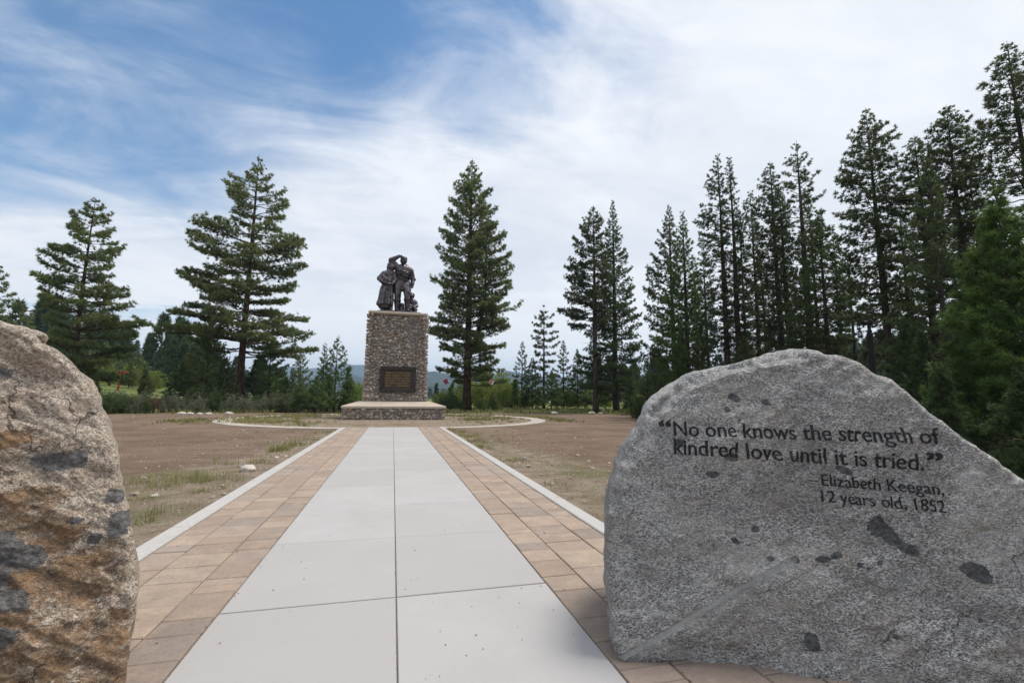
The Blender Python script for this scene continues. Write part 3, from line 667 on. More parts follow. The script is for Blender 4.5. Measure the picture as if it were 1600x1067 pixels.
class Boulder:
    def __init__(s, outline, p0, d, lean, thick, seed, amp, cen, NO=520, NR=165):
        s.p0 = np.array(p0); s.d = np.array(d) / np.linalg.norm(d); nh = np.array([s.d[1], -s.d[0], 0]); nh *= -np.sign(nh[1])
        s.N = nh * math.cos(lean) + np.array([0, 0, 1]) * math.sin(lean)
        s.U = np.cross(s.N, s.d); s.U *= np.sign(s.U[2]); s.back = -nh
        s.seed = seed; s.amp = amp; s.cen = np.array(cen); s.thick = thick; s.NR = NR; s.grooves = []; s.brows = []; s.facets = []
        poly = np.array([s.uv(*q) for q in outline])
        # even spacing round the outline
        cl = np.vstack([poly, poly[:1]]); L = np.r_[0, np.cumsum(np.linalg.norm(np.diff(cl, axis=0), axis=1))]
        t = np.linspace(0, L[-1], NO, endpoint=False); o = np.stack([np.interp(t, L, cl[:, k]) for k in (0, 1)], 1)
        for _ in range(3 * NO // 520): o = .5 * o + .25 * (np.roll(o, 1, 0) + np.roll(o, -1, 0))
        jt = np.array([mnoise.fractal(Vector((q[0] * 6, q[1] * 6, seed)), 1, 2, 4) for q in o]); rad = o - s.cen
        s.o = s.cen + rad * (1 + .012 * jt[:, None])
    def uv(s, px, py):
        r = ray(px, py); t = np.dot(s.N, s.p0 - CAM) / np.dot(s.N, r); P = CAM + t * r - s.p0
        return np.array((np.dot(P, s.d), np.dot(P, s.U)))
    def disp(s, uv):
        uv = np.atleast_2d(uv); sd_ = s.seed
        p = np.c_[uv, np.zeros(len(uv))]; sk = np.c_[uv[:, 0] * .8 + uv[:, 1] * .6, (uv[:, 1] * .8 - uv[:, 0] * .6) * 2.2, np.zeros(len(uv))]
        q = fbm(p, .9, 3, sd_) * .055 + fbm(sk, 3.2, 4, sd_ + 2) * .024 + fbm(sk, 11, 3, sd_ + 6) * .0065 + fbm(p, 26, 2, sd_ + 4) * .0022
        q = q * s.amp
        for (poly, wdt, dep) in s.brows:
            ds = np.full(len(uv), 9.)
            for a, c in zip(poly[:-1], poly[1:]):
                ab = c - a; t = np.clip(((uv - a) @ ab) / (ab @ ab), 0, 1); ds = np.minimum(ds, np.linalg.norm(uv - (a + t[:, None] * ab), axis=1))
            ds = ds + fbm(p, 7, 3, sd_ + 12) * wdt * .35
            q = q - dep * np.clip(1 - ds / wdt, 0, 1) ** 1.15
        for (a, c, rr, dep) in s.grooves:
            a, c = np.array(a), np.array(c); ab = c - a; t = np.clip(((uv - a) @ ab) / (ab @ ab), 0, 1)
            ds = np.linalg.norm(uv - (a + t[:, None] * ab), axis=1)
            q = q - dep * np.sqrt(np.maximum(0, 1 - (ds / rr) ** 2))
        for (a, c, wdt, dep) in s.facets:                              # a face knocked back below a line
            a, c = np.array(a), np.array(c); ab = (c - a) / np.linalg.norm(c - a); t = (uv - a) @ ab; dn = -((uv - a) @ np.array((-ab[1], ab[0])))
            q = q - dep * np.clip(dn / wdt, 0, 1) * sstep(np.linalg.norm(c - a) * 1.35, np.linalg.norm(c - a) * .55, t)
        return q
    def at(s, uv, out=0.):
        uv = np.atleast_2d(uv); return s.p0 + uv[:, :1] * s.d + uv[:, 1:] * s.U + (s.disp(uv) + out)[:, None] * s.N
    def mesh(s):
        NO = len(s.o); rings = []; uvs = []
        for t in np.linspace(0.004, .955, s.NR): uvs.append(s.cen + (s.o - s.cen) * t)
        fuv = np.concatenate(uvs); fv = s.at(fuv); s.nf = len(fuv)
        dl = s.disp(s.cen + (s.o - s.cen) * .955)
        for (t, dep) in ((.968, .006), (.983, .018), (.994, .045), (1.0, .09), (1.004, .17), (1.0, .25), (.995, .34), (.985, .44), (.965, .55), (.935, .66), (.89, .77), (.82, .87), (.7, .95), (.5, 1.0), (.25, 1.02), (.01, 1.03)):
            q = s.cen + (s.o - s.cen) * t
            P = s.p0 + q[:, :1] * s.d + q[:, 1:] * s.U + s.back * (dep * s.thick) + (dl * max(0, 1 - dep * 4))[:, None] * s.N
            w_ = min(1, dep * 6); rad = (s.o - s.cen) / np.linalg.norm(s.o - s.cen, axis=1)[:, None]
            nz = (fbm(P, 1.8, 4, s.seed + 8) * .035 - .02) * w_ + fbm(P, 8, 3, s.seed + 9) * .014 * w_
            P = P + (rad[:, :1] * s.d + rad[:, 1:] * s.U) * (nz - .03 * w_ * 0)[:, None]
            rings.append(P); fuv = np.vstack([fuv, q])
        v = np.concatenate([fv] + rings); K = len(v) // NO
        i = np.arange(NO); f = []
        for k in range(K - 1): f.append(np.stack([k * NO + i, (k + 1) * NO + i, (k + 1) * NO + (i + 1) % NO, k * NO + (i + 1) % NO], 1))
        f = np.concatenate(f); s.fuv = fuv
        # make faces look outwards
        c0 = v[f[50 * NO]]; nn_ = np.cross(c0[1] - c0[0], c0[2] - c0[0])
        if np.dot(nn_, s.N) < 0: f = f[:, ::-1]
        return v, f

def blot(uv, spots):
    q = np.zeros(len(uv))
    for (c, rx, ry, an) in spots:
        d = uv - np.array(c); ca, sa = math.cos(an), math.sin(an)
        e = np.hypot((d[:, 0] * ca + d[:, 1] * sa) / rx, (-d[:, 0] * sa + d[:, 1] * ca) / ry)
        q = np.maximum(q, np.clip(1.5 - e, 0, 1))
    return q

# the inscribed boulder, right of the path
g0, g1 = ground_at(962, 1045), ground_at(1140, 1067)
dr = (g1 - g0); a_ = R(3); dr = np.array((dr[0] * math.cos(a_) - dr[1] * math.sin(a_), dr[0] * math.sin(a_) + dr[1] * math.cos(a_), 0)); dr /= np.linalg.norm(dr)
OUT_R = [(962, 1048), (955, 1010), (949, 950), (945, 880), (945, 810), (950, 765), (966, 725), (985, 690), (1003, 657), (1024, 622), (1060, 594), (1100, 573), (1140, 562), (1190, 553), (1230, 545), (1270, 543), (1315, 551), (1348, 566), (1372, 583), (1397, 592), (1420, 614), (1450, 637), (1480, 662), (1520, 690), (1560, 717), (1600, 743), (1660, 790), (1730, 870), (1790, 980), (1810, 1100), (1790, 1240)]
BR = Boulder(OUT_R, g0, dr, R(10), 1.15, 3, 1.0, (1.15, .78), 860, 250)
OB = [tuple(q) for q in BR.o]
# foot of the stone sits in the ground
BR.o[:, 1] = np.maximum(BR.o[:, 1], -.12)
BR.grooves = [(BR.uv(966, 1034), BR.uv(1242, 874), .019, .042)]
BR.facets = [(BR.uv(966, 1034), BR.uv(1242, 874), .30, .095)]
bw = lambda *q: np.array([BR.uv(*k) for k in q])
BR.brows = [(bw((948, 790), (966, 725), (1003, 657), (1024, 622)), .085, .15), (bw((1018, 630), (1060, 594), (1100, 573), (1140, 562), (1190, 553), (1240, 545)), .10, .16), (bw((1270, 543), (1348, 566), (1397, 592), (1450, 637), (1520, 690), (1600, 743)), .035, .05), (bw((948, 820), (945, 890), (949, 950), (958, 1040)), .04, .05)]
v, f = BR.mesh()
u_ = BR.fuv
spots = [(BR.uv(1388, 833), .11, .045, -.75), (BR.uv(1372, 822), .055, .06, 0), (BR.uv(1420, 857), .075, .028, -.4), (BR.uv(1537, 897), .075, .045, -.4), (BR.uv(1285, 873), .040, .018, .1), (BR.uv(1308, 868), .035, .017, .2), (BR.uv(1343, 882), .017, .014, 0), (BR.uv(1357, 888), .014, .012, 0), (BR.uv(1378, 880), .017, .014, 0), (BR.uv(1273, 1006), .04, .05, .4), (BR.uv(1147, 622), .038, .024, -.5), (BR.uv(1195, 629), .03, .018, -.4), (BR.uv(1134, 641), .02, .02, 0), (BR.uv(1140, 714), .045, .026, -.2), (BR.uv(1112, 741), .036, .02, 0), (BR.uv(1062, 692), .034, .03, .3), (BR.uv(1317, 735), .05, .022, -.4), (BR.uv(1182, 827), .025, .02, 0), (BR.uv(1150, 845), .03, .015, -.6), (BR.uv(1206, 873), .02, .016, 0), (BR.uv(1243, 875), .020, .016, .5)]  # inclusions; the last spot paints the dark of the hole at the groove tip
inc = blot(u_, spots); front = (np.arange(len(v)) < BR.nf + 860 * 3).astype(float); inc *= front
ab = np.array(BR.grooves[0][:2]); t_ = np.clip(((u_ - ab[0]) @ (ab[1] - ab[0])) / ((ab[1] - ab[0]) @ (ab[1] - ab[0])), 0, 1)
dg_ = np.linalg.norm(u_ - (ab[0] + t_[:, None] * (ab[1] - ab[0])), axis=1); fresh = np.clip(1.45 - dg_ / .0165, 0, 1) * front
mgr = granite('grey_granite', (.66, .65, .635), (.30, .297, .295), (.035, .036, .042), (.33, .275, .22))
base_r = BR.p0 + BR.d * 1.1 + BR.back * .5; base_r[2] = 0
boul = mesh_obj('inscribed_boulder', v, f, mgr, None, base_r, True, {'inclusion': inc, 'fresh': fresh, 'rust': inc * 0})
tag(boul, 'large grey granite boulder with a black carved quotation, right of the path', 'boulder')
mink, n, b = material('engraving_paint', .75, .3)
n.put(b.inputs['Base Color'], n.mix(n.step(n.noise(n.obj(), 42, 6, .75), .52, .74), (.011, .011, .013), (.12, .117, .113)))
def inscribe(txt, pxl, pyl, pxr, pyr, capf, offset=.006, thin=.016):
    """one line of lettering between two points of the face, capitals capf metres high"""
    bm = text_mesh(txt, offset); contrast(bm, thin, .006)
    a, c = BR.uv(pxl, pyl), BR.uv(pxr, pyr); L = np.linalg.norm(c - a); e = (c - a) / L; q = np.array((-e[1], e[0]))
    xs = [v.co.x for v in bm.verts]; x0, x1 = min(xs), max(xs)
    sx = L / (x1 - x0); sy = capf / .727
    for v in bm.verts: v.co.x = (v.co.x - x0) * sx; v.co.y *= sy
    split_long(bm, .016); bm.verts.index_update()
    uv = np.array([a + e * v.co.x + q * v.co.y for v in bm.verts]); ff = [[k.index for k in p.verts] for p in bm.faces]; bm.free()
    return BR.at(uv, .003), ff
for args in (('\u201c', 1030, 680.5, 1049, 681, .100, .028, .0), ('No one knows the strength of', 1052, 681, 1464, 694, .098, .012, .012),
             ('kindred love until it is tried.', 1052, 709, 1443, 735, .098, .012, .012), ('\u201d', 1446, 736, 1473, 737.5, .110, .028, .0),
             ('\u2013', 1263, 757, 1277, 758, .069, .0, .0), ('Elizabeth Keegan,', 1283, 758, 1474, 773, .069, .008, .008),
             ('12 years old, 1852', 1283, 783, 1479, 801, .069, .008, .008)):
    vv, ff = inscribe(*args); mesh_obj('lettering', vv - base_r, ff, mink, boul, None, True)

# the rust-stained boulder, left of the path
gl = ground_at(196, 1100); dl_ = np.array((-.90, -.43, 0))
OUT_L = [(196, 1110), (205, 1040), (212, 990), (220, 930), (218, 880), (211, 830), (203, 780), (194, 740), (184, 700), (170, 660), (155, 628), (138, 592), (115, 562), (90, 545), (66, 534), (62, 520), (50, 510), (20, 502), (0, 496), (-70, 470), (-160, 455), (-260, 470), (-360, 530), (-430, 640), (-480, 800), (-480, 1000), (-430, 1240), (100, 1200)]
BL = Boulder(OUT_L, gl, dl_, R(9), 1.3, 17, 1.6, (.95, .85))
BL.o[:, 1] = np.maximum(BL.o[:, 1], -.12)
v, f = BL.mesh(); u_ = BL.fuv
inc = blot(u_, [(BL.uv(85, 722), .095, .05, .15), (BL.uv(118, 718), .05, .05, 0), (BL.uv(182, 775), .05, .045, .2), (BL.uv(186, 818), .06, .075, .1), (BL.uv(148, 841), .035, .03, 0), (BL.uv(120, 813), .03, .018, 0), (BL.uv(4, 585), .05, .035, -.3), (BL.uv(30, 870), .10, .06, .2), (BL.uv(15, 935), .08, .05, .4), (BL.uv(-5, 1000), .07, .05, 0), (BL.uv(-40, 900), .15, .2, 0), (BL.uv(-10, 740), .03, .04, 0)])
rust = blot(u_, [(BL.uv(0, 690), .12, .06, -.2), (BL.uv(20, 785), .24, .09, -.1), (BL.uv(20, 860), .35, .2, 0), (BL.uv(110, 1000), .33, .16, .1), (BL.uv(60, 1080), .5, .25, 0), (BL.uv(180, 1010), .1, .12, 0), (BL.uv(-80, 950), .5, .5, 0), (BL.uv(120, 900), .28, .18, 0)])
mgl = granite('tan_granite', (.80, .69, .575), (.44, .355, .28), (.050, .042, .036), (.42, .28, .185), rust=True, gs=58)
base_l = BL.p0 + BL.d * 1. + BL.back * .5; base_l[2] = 0
kv, kf = ICO3; kc = BL.at(BL.uv(34, 521))[0] + BL.back * .16
kd = kv * (1 + .20 * fbm(kv, 1.3, 4, 44)[:, None]); ks = (kd[:, :1] * .085) * BL.d + kd[:, 1:2] * .16 * BL.back + kd[:, 2:] * .042 * BL.U + kc - .015 * BL.U
inc = np.r_[inc, np.zeros(len(ks))]; rust = np.r_[rust, np.full(len(ks), .25)]; f = np.vstack([f, np.c_[kf, kf[:, 2]][:, :4] + len(v)]) if False else [tuple(q) for q in f] + [tuple(q + len(v)) for q in kf]; v = np.vstack([v, ks])
bo = mesh_obj('rusty_boulder', v, f, mgl, None, base_l, True, {'inclusion': inc * .85, 'fresh': inc * 0, 'rust': np.minimum(1, rust)})
tag(bo, 'tan granite boulder with rust-brown stains and grey inclusions, left of the path', 'boulder')

# ------------------------------------------------------------------ trees
def leafmat(name, dark, light, trans=.40, rough=.6):
    mt = bpy.data.materials.new(name); mt.use_nodes = True; n = NT(mt.node_tree); b = n.n['Principled BSDF']
    b.inputs['Roughness'].default_value = rough; b.inputs['Specular IOR Level'].default_value = .25
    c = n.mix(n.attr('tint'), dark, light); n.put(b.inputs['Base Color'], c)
    tr = n.n.new('ShaderNodeBsdfTranslucent'); n.put(tr.inputs['Color'], n.mix(.5, c, light))
    mx = n.n.new('ShaderNodeMixShader'); mx.inputs[0].default_value = trans
    n.l.new(b.outputs[0], mx.inputs[1]); n.l.new(tr.outputs[0], mx.inputs[2]); n.l.new(mx.outputs[0], n.n['Material Output'].inputs[0])
    return mt
m_pond = leafmat('pine_needles', (0.064, 0.090, 0.034), (0.240, 0.280, 0.100))
m_lodge = leafmat('dark_needles', (.040, .056, .026), (.145, .172, .072))
m_olive = leafmat('olive_needles', (.040, .062, .024), (.135, .175, .065))
m_young = leafmat('young_needles', (0.052, 0.093, 0.032), (0.186, 0.255, 0.093))
m_fir = leafmat('fir_needles', (.036, .068, .020), (.150, .225, .060))
m_shade = leafmat('shaded_needles', (0.021, 0.037, 0.015), (0.081, 0.122, 0.042))  # fir green made darker, the shade of the wood put into the leaf colour
m_far = leafmat('far_needles', (0.035, 0.060, 0.032), (0.110, 0.151, 0.075))
m_sage = leafmat('sage_leaves', (.095, .110, .065), (.27, .285, .19))
m_willow = leafmat('willow_leaves', (.10, .140, .032), (.30, .36, .09), .35)
m_bush = leafmat('bush_leaves', (.048, .080, .028), (.160, .210, .080))
m_red = leafmat('ruddy_stems', (.09, .055, .040), (.20, .135, .09))
m_grass = leafmat('grass_blades', (.105, .125, .035), (.34, .315, .13), .3)

def barkmat(name, a, c_):
    mt, n, b = material(name, .95, .1); P = n.obj()
    f1 = n.noise(n.v('MULTIPLY', P, (7, 7, 1.1)), 1., 6, .7, .6); f2 = n.noise(P, 1.5, 4)
    c = n.mix(n.step(f1, .35, .65), a, c_); n.put(b.inputs['Base Color'], n.mix(n.m('MULTIPLY', n.step(f2, .4, .7), .4), c, tuple(q * .6 for q in a)))
    n.put(b.inputs['Normal'], n.bump(f1, .06, 1.)); return mt
m_bark = barkmat('ponderosa_bark', (.035, .022, .017), (.135, .078, .055))
m_bark2 = barkmat('lodgepole_bark', (.030, .024, .020), (.105, .083, .068))

def needles(p, d, tint, nn, ln, wd, spread, g):
    """a burst of nn thin pointed leaves at every p, opening about direction d"""
    N = len(p)
    q = g.normal(size=(N, nn, 3)); q /= np.linalg.norm(q, axis=2, keepdims=True)
    dd = d[:, None, :] + q * spread; dd /= np.linalg.norm(dd, axis=2, keepdims=True)
    L = (ln * g.uniform(.65, 1.15, (N, nn)))[..., None] if np.isscalar(ln) else (ln[:, None] * g.uniform(.65, 1.15, (N, nn)))[..., None]
    pr = np.cross(dd, g.normal(size=(N, nn, 3))); pr /= np.linalg.norm(pr, axis=2, keepdims=True) + 1e-9
    w_ = wd if np.isscalar(wd) else wd[:, None, None]
    o = p[:, None, :] + dd * L * .12
    v = np.stack([o - pr * w_, o + pr * w_, o + dd * L + pr * w_ * .25], 2).reshape(-1, 3)
    f = np.arange(len(v)).reshape(-1, 3)
    t = np.repeat(np.clip(tint[:, None] + g.normal(size=(N, nn)) * .10, 0, 1).ravel(), 3)
    return v, f, t

DENS = 2.7
def conifer(name, px, py, dist, prof, base_py, mats, label, cat='tree', group=None, seed=0, tuft=.36, nn=9, wd=.030, nbr=90, spacing=.42,
            droop=-.12, sweep=.16, tip_up=.6, lean=0., trunk_r=.012, twig=.35, dead=0, spread=.62, fork=None, layer=0., extra=(), z0=None, tintb=.42, keep=1., jit=.28):
    """one pine: its top stands at photo direction (px,py) at a distance; prof = (py, reach left, reach right) in photo pixels"""
    g = np.random.default_rng(seed + 100)
    top = far_at(px, py, dist); x, y = top[0], top[1]; zb = float(hgt(x, y)) if z0 is None else z0; H = top[2] - zb
    ppm = F / (np.dot(top - CAM, np.array(fw)))                        # photo pixels per metre there
    rgt = np.array([rt[0], rt[1], 0]); rgt /= np.linalg.norm(rgt)
    z_of = lambda q: far_at(px, q, dist)[2] - zb
    sh = lambda q: (px - PW / 2) / 5700. * (q - py)                     # the stem runs outwards on its way down the picture
    pr = np.array([(z_of(q[0]), max(q[1] + sh(q[0]), 2) / ppm, max(q[2] - sh(q[0]), 2) / ppm) for q in prof]); pr = pr[np.argsort(pr[:, 0])]
    zlo = max(.25, z_of(base_py))
    root = empty(name, (x, y, zb), label, cat, group)
    # trunk
    tz = np.linspace(0, 1, 18); wob = np.array([(mnoise.noise(Vector((k * 2.1, seed, 0))), mnoise.noise(Vector((k * 2.1, seed, 9)))) for k in tz]) * H * .008
    wob = wob * (1 - tz)[:, None]; lv = rgt[:2] * lean
    tp = np.c_[wob + lv * (tz - 1)[:, None] * H * 0 + lv * np.sin(tz * 3.14)[:, None] * H, tz * H - .15 * (tz == 0)]
    tr_ = H * trunk_r * np.interp(tz, [0, .04, .12, .5, .9, 1], [1.45, 1.12, 1.0, .68, .17, .03])
    def trunk_at(z): return np.stack([np.interp(z, tp[:, 2], tp[:, k]) for k in range(3)], -1)
    tm = MB().tube(tp, tr_, 9)
    if fork:
        z1, z2, off = fork; z1, z2 = z_of(z1), z_of(z2); off = off / ppm
        fz = np.linspace(0, 1, 8); fp = np.array([trunk_at(z1 + (z2 - z1) * k) + rgt * off * min(1, k * 2.4) ** .8 for k in fz])
        tm.tube(fp, H * trunk_r * np.interp(fz, [0, 1], [.62, .12]), 7)
    # limbs
    nb = nbr; u = (np.arange(nb) + g.uniform(-.4, .4, nb)) / nb
    bz = zlo + (H * .985 - zlo) * np.clip(1 - (1 - u) ** 1.05, 0, 1)
    if layer > 0: stp = layer; bz = zlo + np.round((bz - zlo) / stp + g.normal(size=nb) * .10) * stp; bz = np.clip(bz, zlo, H * .985)
    az = np.arange(nb) * 2.39996 + g.uniform(-.5, .5, nb)
    dirs = np.stack([np.cos(az), np.sin(az), 0 * az], 1); side = dirs @ rgt
    rl, rr_ = np.interp(bz, pr[:, 0], pr[:, 1]), np.interp(bz, pr[:, 0], pr[:, 2])
    wl_ = .5 + .5 * side; wl_ = wl_ * wl_ * (3 - 2 * wl_)
    tt_ = np.clip((bz - zlo) / max(H - zlo, .1), 0, 1); rise = np.tan(droop + (tip_up - droop) * tt_ ** 1.6) + sweep
    r1 = rl * (1 - wl_) + rr_ * wl_                                    # a bough is as long as the crown is wide at the height of its tip
    for _ in range(8):
        zt_ = np.minimum(bz + np.maximum(rise, 0) * r1 * .9 + tuft * .5, H); rl, rr_ = np.interp(zt_, pr[:, 0], pr[:, 1]), np.interp(zt_, pr[:, 0], pr[:, 2])
        r1 = .5 * r1 + .5 * (rl * (1 - wl_) + rr_ * wl_)
    reach = np.maximum(.12, r1 - tuft * .3) * g.uniform(1 - jit, 1.10, nb)
    items = [(bz[i], dirs[i], reach[i], None) for i in range(nb)]
    for (qy, lpx, e0) in extra:                                        # boughs that stand out in the photo
        lpx = lpx - sh(qy); items.append((z_of(qy), rgt * math.copysign(1, lpx) + np.array((-rgt[1], rgt[0], 0)) * g.uniform(-.3, .3), abs(lpx) / ppm, e0))
    lm = tm; TP, TD, TT = [], [], []
    for (z, dh, L, e0) in items:
        if g.uniform() > keep and e0 is None: continue
        t = (z - zlo) / max(H - zlo, .1); b0 = trunk_at(z)
        if L < .15: L = .15
        e = (droop + (tip_up - droop) * max(0, t) ** 1.6 + g.normal() * .10) if e0 is None else e0
        sv_ = np.linspace(0, 1, 7); bend = np.array((-dh[1], dh[0], 0)) * g.normal() * .10
        kz = np.array([g.normal() * .02 for _ in sv_])
        bp = b0 + dh * (L * sv_)[:, None] + bend * (L * sv_ ** 2)[:, None]; bp[:, 2] += L * (math.tan(e) * sv_ + sweep * sv_ ** 2.2 + kz * (sv_ > 0))
        lm.tube(bp, max(.012, H * trunk_r * .05 + L * .012) * (1 - .82 * sv_), 4, cap=False)
        nt_ = max(3, int(DENS * (L * L * .5 / spacing ** 2 * .42 + L / spacing * 1.25)))
        tw = twig
        if e0 is not None: nt_ = int(DENS * L / spacing * 1.7); tw = twig * .5
        s_ = g.uniform(.22 if L > 1. else .1, 1.02, nt_) ** .72
        c = np.stack([np.interp(np.minimum(s_, 1), sv_, bp[:, k]) for k in range(3)], 1)
        lat = np.array((-dh[1], dh[0], 0)); la = g.uniform(-1, 1, nt_); off = la * tw * L * np.clip(1.25 - s_, .08, .8)
        c = c + lat * off[:, None] + dh * (np.abs(off) * .45)[:, None]; c[:, 2] += np.abs(off) * .12 + g.normal(size=nt_) * .05 * min(L, 2.5) + .05
        # twigs that carry the side tufts
        big = np.where(np.abs(off) > .5)[0]
        for k in big[::2]:
            st = np.array([np.interp(max(0, s_[k] - .15), sv_, bp[:, q]) for q in range(3)]); lm.tube([st, (st + c[k]) / 2 + (0, 0, -.03), c[k]], [.016, .012, .006], 3, cap=False)
        dv = dh * .55 + lat * np.sign(la)[:, None] * (np.abs(la) * .5)[:, None] + np.array((0, 0, .55)); dv /= np.linalg.norm(dv, axis=1, keepdims=True)
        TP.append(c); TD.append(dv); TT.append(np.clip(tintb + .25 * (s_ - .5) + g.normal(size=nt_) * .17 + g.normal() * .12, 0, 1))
    if fork:
        for k in range(26):
            f_ = g.uniform(.3, 1); b0 = np.array([np.interp(f_, fz, fp[:, q]) for q in range(3)]); a = g.uniform(0, 6.28); L = g.uniform(.8, 2.2) * (1.3 - f_)
            e_ = b0 + np.array((math.cos(a) * L, math.sin(a) * L, L * .25)); lm.tube([b0, (b0 + e_) / 2, e_], [.04, .025, .01], 4, cap=False)
            m = int(8 + L * 8); c = b0 + (e_ - b0) * g.uniform(.35, 1.05, (m, 1)) + g.normal(size=(m, 3)) * .32; TP.append(c)
            d = np.tile((e_ - b0) / L, (m, 1)) * .5 + (0, 0, .6); TD.append(d / np.linalg.norm(d, axis=1, keepdims=True)); TT.append(np.clip(tintb + g.normal(size=m) * .2, 0, 1))
    for k in range(dead):                                              # bare snapped branches low on the stem
        z = g.uniform(.06, 1) * max(zlo, H * .18); a = g.uniform(0, 6.28); L = g.uniform(.5, 1.7); b0 = trunk_at(z)
        dh = np.array((math.cos(a), math.sin(a), 0)); pts = b0 + dh * (L * np.linspace(0, 1, 4))[:, None]; pts[:, 2] += L * np.linspace(0, 1, 4) ** 1.5 * g.uniform(-.5, .1)
        lm.tube(pts, [.022, .016, .011, .005], 3, cap=False)
    lm.build('trunk', mats[1], root, None, True)
    TP, TD, TT = np.concatenate(TP), np.concatenate(TD), np.concatenate(TT)
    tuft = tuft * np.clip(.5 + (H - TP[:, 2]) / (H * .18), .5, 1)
    v, f, tt = needles(TP, TD, TT, nn + 4, tuft * .68, wd * 1.05, spread * 1.7, g)
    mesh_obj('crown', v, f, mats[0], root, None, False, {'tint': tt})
    return root

PON, LOD, OLI, YNG, FIR = (m_pond, m_bark), (m_lodge, m_bark2), (m_olive, m_bark2), (m_young, m_bark2), (m_fir, m_bark2)
SHD = (m_shade, m_bark2)
# -- left of the monument
conifer('pine_tree', 150, 307, 60, [(307, 4, 6), (330, 22, 22), (370, 48, 32), (395, 60, 36), (425, 70, 37), (450, 78, 38), (480, 72, 48), (500, 60, 64), (540, 58, 56), (590, 50, 46)], 585, PON,
        'tall dark pine rising directly behind the rusty boulder', seed=1, nbr=116, layer=.85, tuft=.42, spacing=.38, lean=-.006, tip_up=.5, extra=((475, 64, -.2), (492, 64, -.34), (445, -82, 0.)))
conifer('pine_tree', 405, 241, 55, [(241, 3, 3), (265, 16, 18), (295, 58, 35), (320, 44, 42), (370, 85, 62), (405, 104, 68), (440, 102, 68), (470, 95, 66), (515, 112, 72), (537, 96, 80), (560, 60, 60), (580, 40, 45)], 550, PON,
        'big open ponderosa pine with tiered boughs and bare trunk, left of the monument', seed=2, nbr=114, layer=1.05, tuft=.42, spacing=.39, tip_up=.4, trunk_r=.0125, droop=-.10, sweep=.14, twig=.42,
        extra=((520, -150, -.06), (508, -118, .06), (532, -165, .02), (520, 84, -.16), (535, 76, -.1), (560, 60, .05), (570, -70, .02), (545, -110, .0)))
conifer('pine_tree', 738, 247, 52, [(247, 3, 3), (270, 16, 17), (300, 34, 30), (340, 44, 42), (390, 50, 58), (430, 54, 62), (470, 56, 60), (510, 64, 66), (530, 62, 50), (560, 50, 44), (600, 42, 56)], 600, PON,
        'full ponderosa pine with a reddish trunk standing right of the monument', seed=3, nbr=190, tuft=.42, spacing=.35, tip_up=.7, trunk_r=.0145, droop=-.05, sweep=.2, twig=.4, fork=(565, 345, 24), extra=((495, 76, .0), (520, -70, -.05), (572, 50, -.35)))
conifer('pine_tree', 2, 415, 66, [(415, 5, 5), (440, 15, 15), (480, 22, 20), (520, 30, 24), (590, 30, 26)], 600, PON, 'dark pine cut by the frame above the rusty boulder', seed=4, nbr=70, tuft=.42, spacing=.42)
conifer('pine_tree', 35, 474, 72, [(474, 3, 3), (500, 12, 12), (540, 20, 20), (600, 22, 22)], 605, PON, 'small dark pine peeping over the knob of the rusty boulder', seed=5, nbr=46, tuft=.42, spacing=.45)
conifer('pine_tree', 50, 483, 80, [(483, 2, 2), (510, 7, 7), (560, 13, 13)], 605, PON, 'thin spire of a pine between two dark crowns over the rusty boulder', seed=6, nbr=40, tuft=.42, spacing=.5)
for i, (px, py, ds, wl, lab) in enumerate(((95, 505, 62, 34, 'bushy dark pine under the left side of the tall pine behind the rusty boulder'), (166, 535, 92, 30, 'bushy pine right of the trunk of the tall pine behind the rusty boulder'), (122, 545, 58, 32, 'low pine hiding the foot of the tall pine behind the rusty boulder'),
        (218, 552, 88, 22, 'round dark pine behind the red post'), (228, 578, 63, 17, 'small rounded pine just right of the red post'), (205, 565, 80, 18, 'low round pine close behind the red post'))):
    conifer('pine_tree', px, py, ds, [(py, 3, 3), (py + 16, wl * .6, wl * .6), (py + 40, wl, wl), (620, wl * .9, wl * .9)], 618, (m_pond, m_bark2), lab, seed=10 + i, nbr=54, tuft=.40, spacing=.44, tip_up=.9, sweep=.3)
for i, (px, py, ds, wl, mt, lab) in enumerate((
        (330, 515, 58, 38, PON, 'dark pine filling the space left of the big ponderosa trunk'), (300, 545, 62, 30, PON, 'dark bushy pine at the left edge of the ponderosa shade'), (285, 568, 58, 26, YNG, 'low green pine under the long left bough of the ponderosa'),
        (352, 560, 52, 28, LOD, 'shaded dark pine close behind the ponderosa trunk'), (425, 528, 54, 26, YNG, 'green pine just right of the big ponderosa trunk'), (400, 565, 56, 26, LOD, 'dark sapling crowding the right side of the ponderosa trunk'), (447, 590, 50, 18, YNG, 'low bright sapling between the ponderosa and the young pines'))):
    conifer('pine_tree', px, py, ds, [(py, 3, 3), (py + 18, wl * .55, wl * .55), (py + 45, wl, wl), (630, wl * .9, wl * .9)], 628, mt, lab, seed=20 + i, nbr=64, tuft=.34, spacing=.40, tip_up=.9, sweep=.3)
